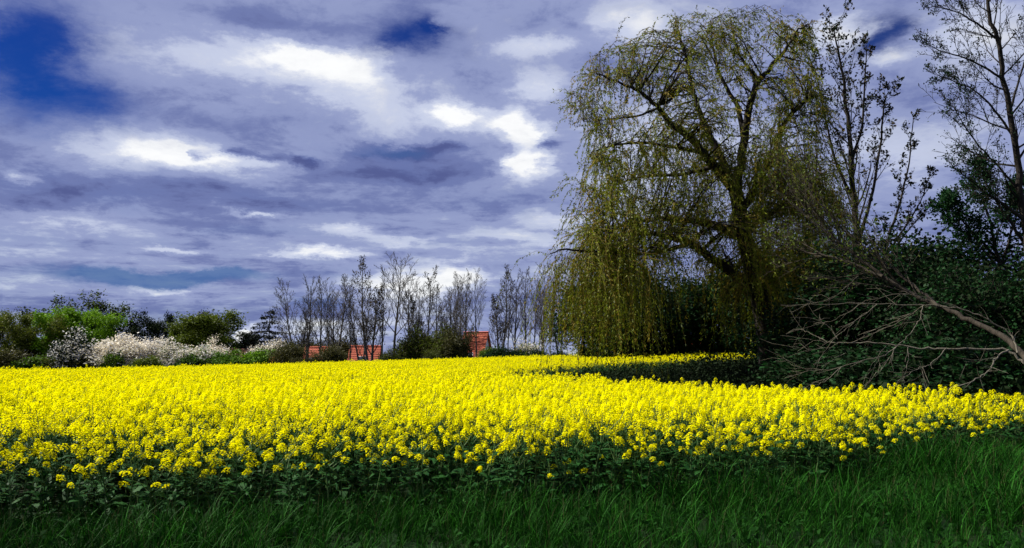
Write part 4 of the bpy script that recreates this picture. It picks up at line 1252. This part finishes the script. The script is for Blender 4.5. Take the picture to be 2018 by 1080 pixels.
def right_trees():
    upr = dict(up=(.16, .12, .08), ang=(30, 32), n=(5, 3), len=(.45, .45))
    path_tree("budding_tree", "slender dark tree hung with clustered buds right of the willow", 41,
              [([(1700, 740), (1697, 600), (1692, 520), (1686, 430), (1680, 350), (1674, 270), (1666, 190), (1655, 110), (1642, 55)], .24, .03, 26, 3.6, .32, 34),
               ([(1690, 480), (1715, 400), (1735, 300), (1742, 200), (1752, 180)], .10, .02, 12, 1.8, .3, 30),
               ([(1684, 400), (1650, 330), (1625, 230), (1605, 130)], .10, .02, 12, 2.0, .3, 32),
               ([(1678, 320), (1700, 250), (1705, 150), (1708, 90)], .08, .02, 9, 1.5, .3, 30)],
              leafmats=[M['seed'], M['dark']], n_leaf=2, leaf=.16, clump=.05, aspect=.6, side=upr, seed=61, leaf_rule=lambda p, g: g.uniform() < .65)
    path_tree("budding_tree", "thin forked sapling with buds between the willow and the right-edge tree", 39,
              [([(1720, 720), (1735, 560), (1750, 470), (1775, 400), (1792, 320), (1800, 235)], .10, .02, 11, 1.5, .35, 30),
               ([(1742, 510), (1775, 460), (1815, 400), (1838, 330)], .06, .015, 8, 1.2, .3, 32), ([(1740, 520), (1800, 440), (1850, 390)], .05, .012, 6, .9, .3, 32)],
              leafmats=[M['seed'], M['dark']], n_leaf=2, leaf=.15, clump=.05, side=upr, seed=62, leaf_rule=lambda p, g: g.uniform() < .5)
    path_tree("edge_tree", "tall dark tree with its trunk leaning along the right edge", 22,
              [([(2062, 800), (2045, 640), (2030, 520), (2016, 420), (2004, 320), (1990, 220), (1975, 130), (1958, 60), (1945, 0), (1930, -70)], .125, .035, 22, 2.4, .35, 55),
               ([(1998, 270), (1960, 215), (1920, 175), (1880, 160), (1832, 142)], .036, .007, 13, 1.0, .15, 35),
               ([(1980, 160), (1940, 130), (1890, 110), (1850, 100), (1815, 78)], .036, .007, 13, .9, .15, 35),
               ([(1962, 75), (1925, 45), (1880, 20), (1835, 12)], .036, .007, 13, .9, .15, 35),
               ([(2010, 380), (1970, 330), (1930, 290), (1895, 240), (1870, 195)], .036, .007, 14, 1.1, .15, 40),
               ([(2014, 430), (1975, 400), (1930, 370), (1880, 330)], .05, .010, 9, 1.0, .15, 40),
               ([(1990, 220), (2010, 150), (2030, 80), (2050, 10)], .036, .007, 13, 1.2, .2, 40),
               ([(2020, 480), (1985, 430), (1960, 390), (1925, 330)], .05, .010, 9, 1.0, .2, 40),
               ([(2004, 320), (2040, 260), (2070, 190)], .036, .007, 12, 1.2, .2, 40)],
              leafmats=[M['darkgreen'], M['dark']], n_leaf=2, leaf=.062, clump=.04, seed=63, leaf_rule=lambda p, g: g.uniform() < np.interp(p[2], [5, 8.5, 11], [.8, .55, .18]))
    path_tree("sparse_tree", "small sparse leafing tree below the right-edge tree", 27,
              [([(1990, 720), (1985, 600), (1972, 520), (1955, 460), (1940, 400), (1925, 340)], .10, .02, 16, 2.0, .3, 48),
               ([(1972, 520), (1930, 470), (1890, 430), (1865, 400)], .05, .012, 10, 1.2, .2, 40), ([(1972, 520), (2000, 440), (2015, 360)], .05, .012, 10, 1.2, .2, 40)],
              leafmats=[M['darkgreen']], n_leaf=3, leaf=.11, clump=.09, seed=64)
    # leafy bushes that close the right side
    GB = "dark green bushes on the right"
    pool = {}
    for i, (px, top, Y, w, lab, mats) in enumerate([
            (1790, 425, 30, 1.25, "tall dark bush left of the sparse tree, its top against the sky", ['darkgreen', 'dark']),
            (1870, 420, 29, 1.2, "dark leafy bush behind the leaning trunk's middle", ['darkgreen', 'dark']),
            (1960, 500, 25, 1.2, "deep green bush near the right edge above the leaning trunk", ['darkgreen']),
            (2040, 470, 23, 1.2, "deep green bush cut by the right edge", ['darkgreen']),
            (1740, 520, 33, 1.1, "dark bush at the budding tree's foot", ['dark', 'darkgreen']),
            (1660, 500, 34, 1.1, "dark bush between the willow trunk and the budding tree", ['dark']),
            (1590, 520, 39, 1.1, "dark bush right beside the willow trunk", ['dark']),
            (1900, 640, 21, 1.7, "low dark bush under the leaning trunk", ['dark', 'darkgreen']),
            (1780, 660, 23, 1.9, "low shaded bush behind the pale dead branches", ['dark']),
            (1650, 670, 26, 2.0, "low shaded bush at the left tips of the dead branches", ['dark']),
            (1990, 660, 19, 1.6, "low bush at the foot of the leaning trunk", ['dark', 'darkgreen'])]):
        loc, H = spot(px, top, Y)
        key = (mats[0], H > 3.6)
        if key not in pool:
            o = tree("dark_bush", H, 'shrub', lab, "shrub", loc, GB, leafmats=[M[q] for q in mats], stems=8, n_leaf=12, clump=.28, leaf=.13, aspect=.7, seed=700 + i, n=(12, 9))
            pool[key] = (o, max(q.co.z for c in o.children for q in c.data.vertices))
            k = 1.05 * H / pool[key][1]
        else:
            k = 1.05 * H / pool[key][1]
            o = copy_tree(pool[key][0], loc, i * 1.9, 1, lab, GB)
        o.scale = (k * w * 1.05, k * w * 1.05, k)
    for i, (px, top, Y, lab) in enumerate([(1185, 520, 58, "dark tree behind the willow's bright left cascade"), (1262, 500, 56, "dark green tree under the left half of the willow's arch"), (1330, 530, 60, "dark tree in the middle of the willow's arch"), (1405, 520, 57, "dark tree left of the willow trunk, behind the strands"), (1475, 500, 54, "dark tree straight behind the willow trunk"), (1560, 450, 62, "dark tree closing the gap behind the willow's right side"), (1640, 440, 58, "dark tree behind the budding tree, left of it"), (1740, 500, 56, "dark tree behind the forked sapling's foot")]):
        loc, H = spot(px, top, Y)
        GT = "dark trees behind the willow"
        if i % 3 == 0:
            o = pt = tree("dark_tree", H, 'broad', lab, "tree", loc, GT, leafmats=[M['dark'], M['darkgreen']], n_leaf=4, clump=.3, leaf=.24, seed=720 + i, stems=3, s0=(.1, .2, .15))
            tip = max(q.co.z for c in o.children for q in c.data.vertices)
        else:
            o = copy_tree(pt, loc, i * 2.3, 1, lab, GT)
        k = H / tip; o.scale = (k * 1.2, k * 1.2, k)


right_trees()


# ------------------------------------------------------------------ leaning trunk and dead branches
def leaning():
    rng = np.random.default_rng(91)
    Y0, Y1 = 16.5, 21.0
    lean = [(2030, 712), (2008, 690), (1975, 662), (1940, 645), (1900, 626), (1862, 607), (1835, 598), (1800, 581), (1740, 545), (1700, 515), (1660, 482), (1610, 446), (1565, 402)]
    b = at(2030, 712, Y0); bz = gh(b.x, Y0)
    O = np.array([b.x, Y0, bz])
    root = empty("leaning_tree", tuple(O), "half-fallen tree leaning left with a pale weathered trunk", "tree")

    def P_of(lst, ya, yb, k=4, jit=.012):
        n = len(lst)
        P = np.array([np.array(at(px, py, ya + (yb - ya) * i / (n - 1))) - O for i, (px, py) in enumerate(lst)])
        t = np.arange(n); tt = np.linspace(0, n - 1, (n - 1) * k + 1)
        P = np.stack([np.interp(tt, t, P[:, i]) for i in range(3)], 1)
        for _ in range(2): P[1:-1] = .25 * P[:-2] + .5 * P[1:-1] + .25 * P[2:]
        P[1:-1] += rng.normal(size=(len(P) - 2, 3)) * jit
        return P
    P = P_of(lean, Y0, Y1)
    P = np.vstack([[P[0] + np.array([.45, -.1, -.95])], P])
    mb = MB(); mb.tube(P, np.concatenate([[.09], np.interp(np.linspace(0, 1, len(P) - 1), [0, .5, 1], [.066, .050, .020])]), 9)
    mb.build("trunk", M['bark_lean'], root, smooth=True)
    L2 = P_of([(1850, 604), (1835, 590), (1815, 575), (1760, 530), (1700, 488), (1650, 440), (1600, 385), (1575, 350)], 18.3, 22)
    mb = MB(); mb.tube(L2, np.linspace(.04, .014, len(L2)), 7); mb.build("limb", M['bark_lean'], root, smooth=True)
    L3 = P_of([(1740, 545), (1690, 525), (1640, 505), (1590, 500), (1545, 480)], 19.5, 21.5)
    mb = MB(); mb.tube(L3, np.linspace(.05, .015, len(L3)), 7); mb.build("limb", M['bark_lean'], root, smooth=True)
    # upward brush at the trunk's upper end
    cr = MB(); tips = []
    Pm = dict(max=2, segs=(4, 3, 3), wob=(.10, .14, .18), up=(.06, .06, .04), n=(6, 4), s0=(.2, .15), ang=(28, 32), len=(.5, .5), rr=(.6, .6), rmin=.005, shape=lambda f: 1.1 - .5 * f, taper=.8)
    for (Q, n, Ls, f0) in ((P, 16, 2.2, .55), (L2, 12, 1.7, .35), (L3, 9, 1.5, .2)):
        out = []
        for k in range(n):
            f = rng.uniform(f0, 1) * (len(Q) - 1); j = min(int(f), len(Q) - 2)
            td = unit(Q[j + 1] - Q[j])
            d = unit(td + rng.normal(size=3) * np.array([.35, .35, .25]) + np.array([-.1, 0, .15]))
            grow(Q[j], d, Ls * rng.uniform(.6, 1.2), .018, 0, Pm, rng, out, tips)
        for lvl, pts, rd in out: cr.tube(pts, rd, 3, 0)
    C = np.array([p for p, d, l in tips if l >= 1]); D = np.array([d for p, d, l in tips if l >= 1])
    s = rng.uniform(size=len(C)) < .5
    cr.leaves(C[s] + rng.normal(size=(s.sum(), 3)) * .05, .09, D=D[s] * .6, aspect=.45, mat=1, rng=rng)
    cr.build("crown", [M['bark_lean'], M['olive2']], root)

    # dead branches: paths digitised in a crop of the photograph
    cp = lambda lst: [(1480 + .389 * a, 400 + .389 * c) for a, c in lst]
    b = at(1988, 690, 15.6); O[:] = (b.x, 15.6, gh(b.x, 15.6))
    dead = empty("fallen_branch", tuple(O), "bare grey fallen branch spreading low over the flowers at right", "branch")
    main = P_of(cp([(1400, 830), (1360, 790), (1305, 745), (1180, 740), (1000, 735), (900, 738), (780, 728), (690, 712), (560, 708), (440, 712), (380, 700), (340, 680), (280, 650), (250, 640)]), 15.4, 17.2)
    main[0][2] = -.05
    mb = MB(); mb.tube(main, np.linspace(.028, .006, len(main)), 6); mb.build("stem", M['dead'], dead, smooth=True)
    sub = [
        ([(1350, 760), (1345, 700), (1310, 660), (1200, 590), (1100, 545), (1000, 525), (880, 517), (740, 515), (600, 510), (500, 508), (300, 515), (150, 518)], .032, 15.5, 17.0),
        ([(1305, 745), (1240, 780), (1220, 830), (1170, 880), (1110, 910), (1020, 940), (940, 968)], .030, 15.4, 14.2),
        ([(870, 520), (860, 580), (830, 630), (790, 680), (740, 725), (690, 800), (620, 880), (575, 940)], .017, 16.2, 15.2),
        ([(880, 517), (780, 580), (700, 610), (570, 665)], .017, 16.2, 17.0),
        ([(840, 545), (760, 600), (660, 640), (580, 685)], .012, 16.3, 17.4),
        ([(990, 735), (940, 790), (890, 830), (860, 830), (800, 870), (740, 900)], .017, 15.9, 15.0),
        ([(880, 825), (865, 840), (870, 890), (880, 930)], .010, 15.3, 15.0),
        ([(795, 730), (800, 790), (780, 860), (770, 930)], .011, 16.1, 15.2),
        ([(745, 722), (680, 770), (560, 800), (450, 830), (400, 890), (340, 920), (290, 925)], .018, 16.2, 15.6),
        ([(640, 512), (580, 560), (500, 620), (440, 670), (380, 740), (340, 810)], .017, 16.5, 16.5),
        ([(440, 690), (410, 640), (360, 600), (290, 580), (200, 580)], .013, 16.8, 17.2),
        ([(450, 832), (400, 845), (280, 850), (200, 800), (150, 780)], .013, 15.9, 16.4),
        ([(290, 850), (230, 870), (180, 882)], .009, 16.0, 16.3),
        ([(440, 712), (320, 692), (190, 690)], .010, 16.8, 17.4),
        ([(900, 480), (800, 460), (700, 465), (640, 490), (560, 520)], .015, 17.0, 17.4),
        ([(440, 712), (400, 735), (320, 745), (250, 730), (150, 720)], .012, 16.8, 17.3),
        ([(520, 540), (430, 590), (330, 620), (180, 660)], .010, 16.7, 17.4),
        ([(690, 712), (640, 780), (600, 850)], .009, 16.4, 15.9), ([(480, 760), (420, 790), (360, 830)], .009, 16.5, 16.2),
        ([(1240, 780), (1150, 800), (1080, 805)], .008, 15.3, 15.0),
        ([(430, 470), (360, 500), (290, 510), (200, 560)], .010, 17.0, 17.4), ([(545, 370), (500, 410), (440, 460)], .010, 17.4, 17.4),
    ]
    tw = MB()
    for lst, r, ya, yb in sub:
        Q = P_of(cp(lst), ya, yb, jit=.010)
        mb = MB(); mb.tube(Q, np.linspace(r * .58, r * .2, len(Q)), 5); mb.build("side_branch", M['dead'], dead, smooth=True)
        for k in range(int(len(Q) * .55)):
            j = rng.integers(2, len(Q) - 1); td = unit(Q[j] - Q[j - 1])
            d = unit(td + rng.normal(size=3) * np.array([.45, .3, .5]))
            L = rng.uniform(.15, .6)
            q = [Q[j], Q[j] + d * L * .5 + rng.normal(size=3) * .02, Q[j] + d * L + np.array([0, 0, rng.uniform(-.08, .05)])]
            tw.tube(q, [r * .3, .004, .0025], 3)
    tw.build("twigs", M['dead'], dead)['kind'] = 'stuff'


leaning()
print("rape", n_rape, "tris", sum(len(o.data.polygons) * 2 for o in scene.objects if o.type == 'MESH'))
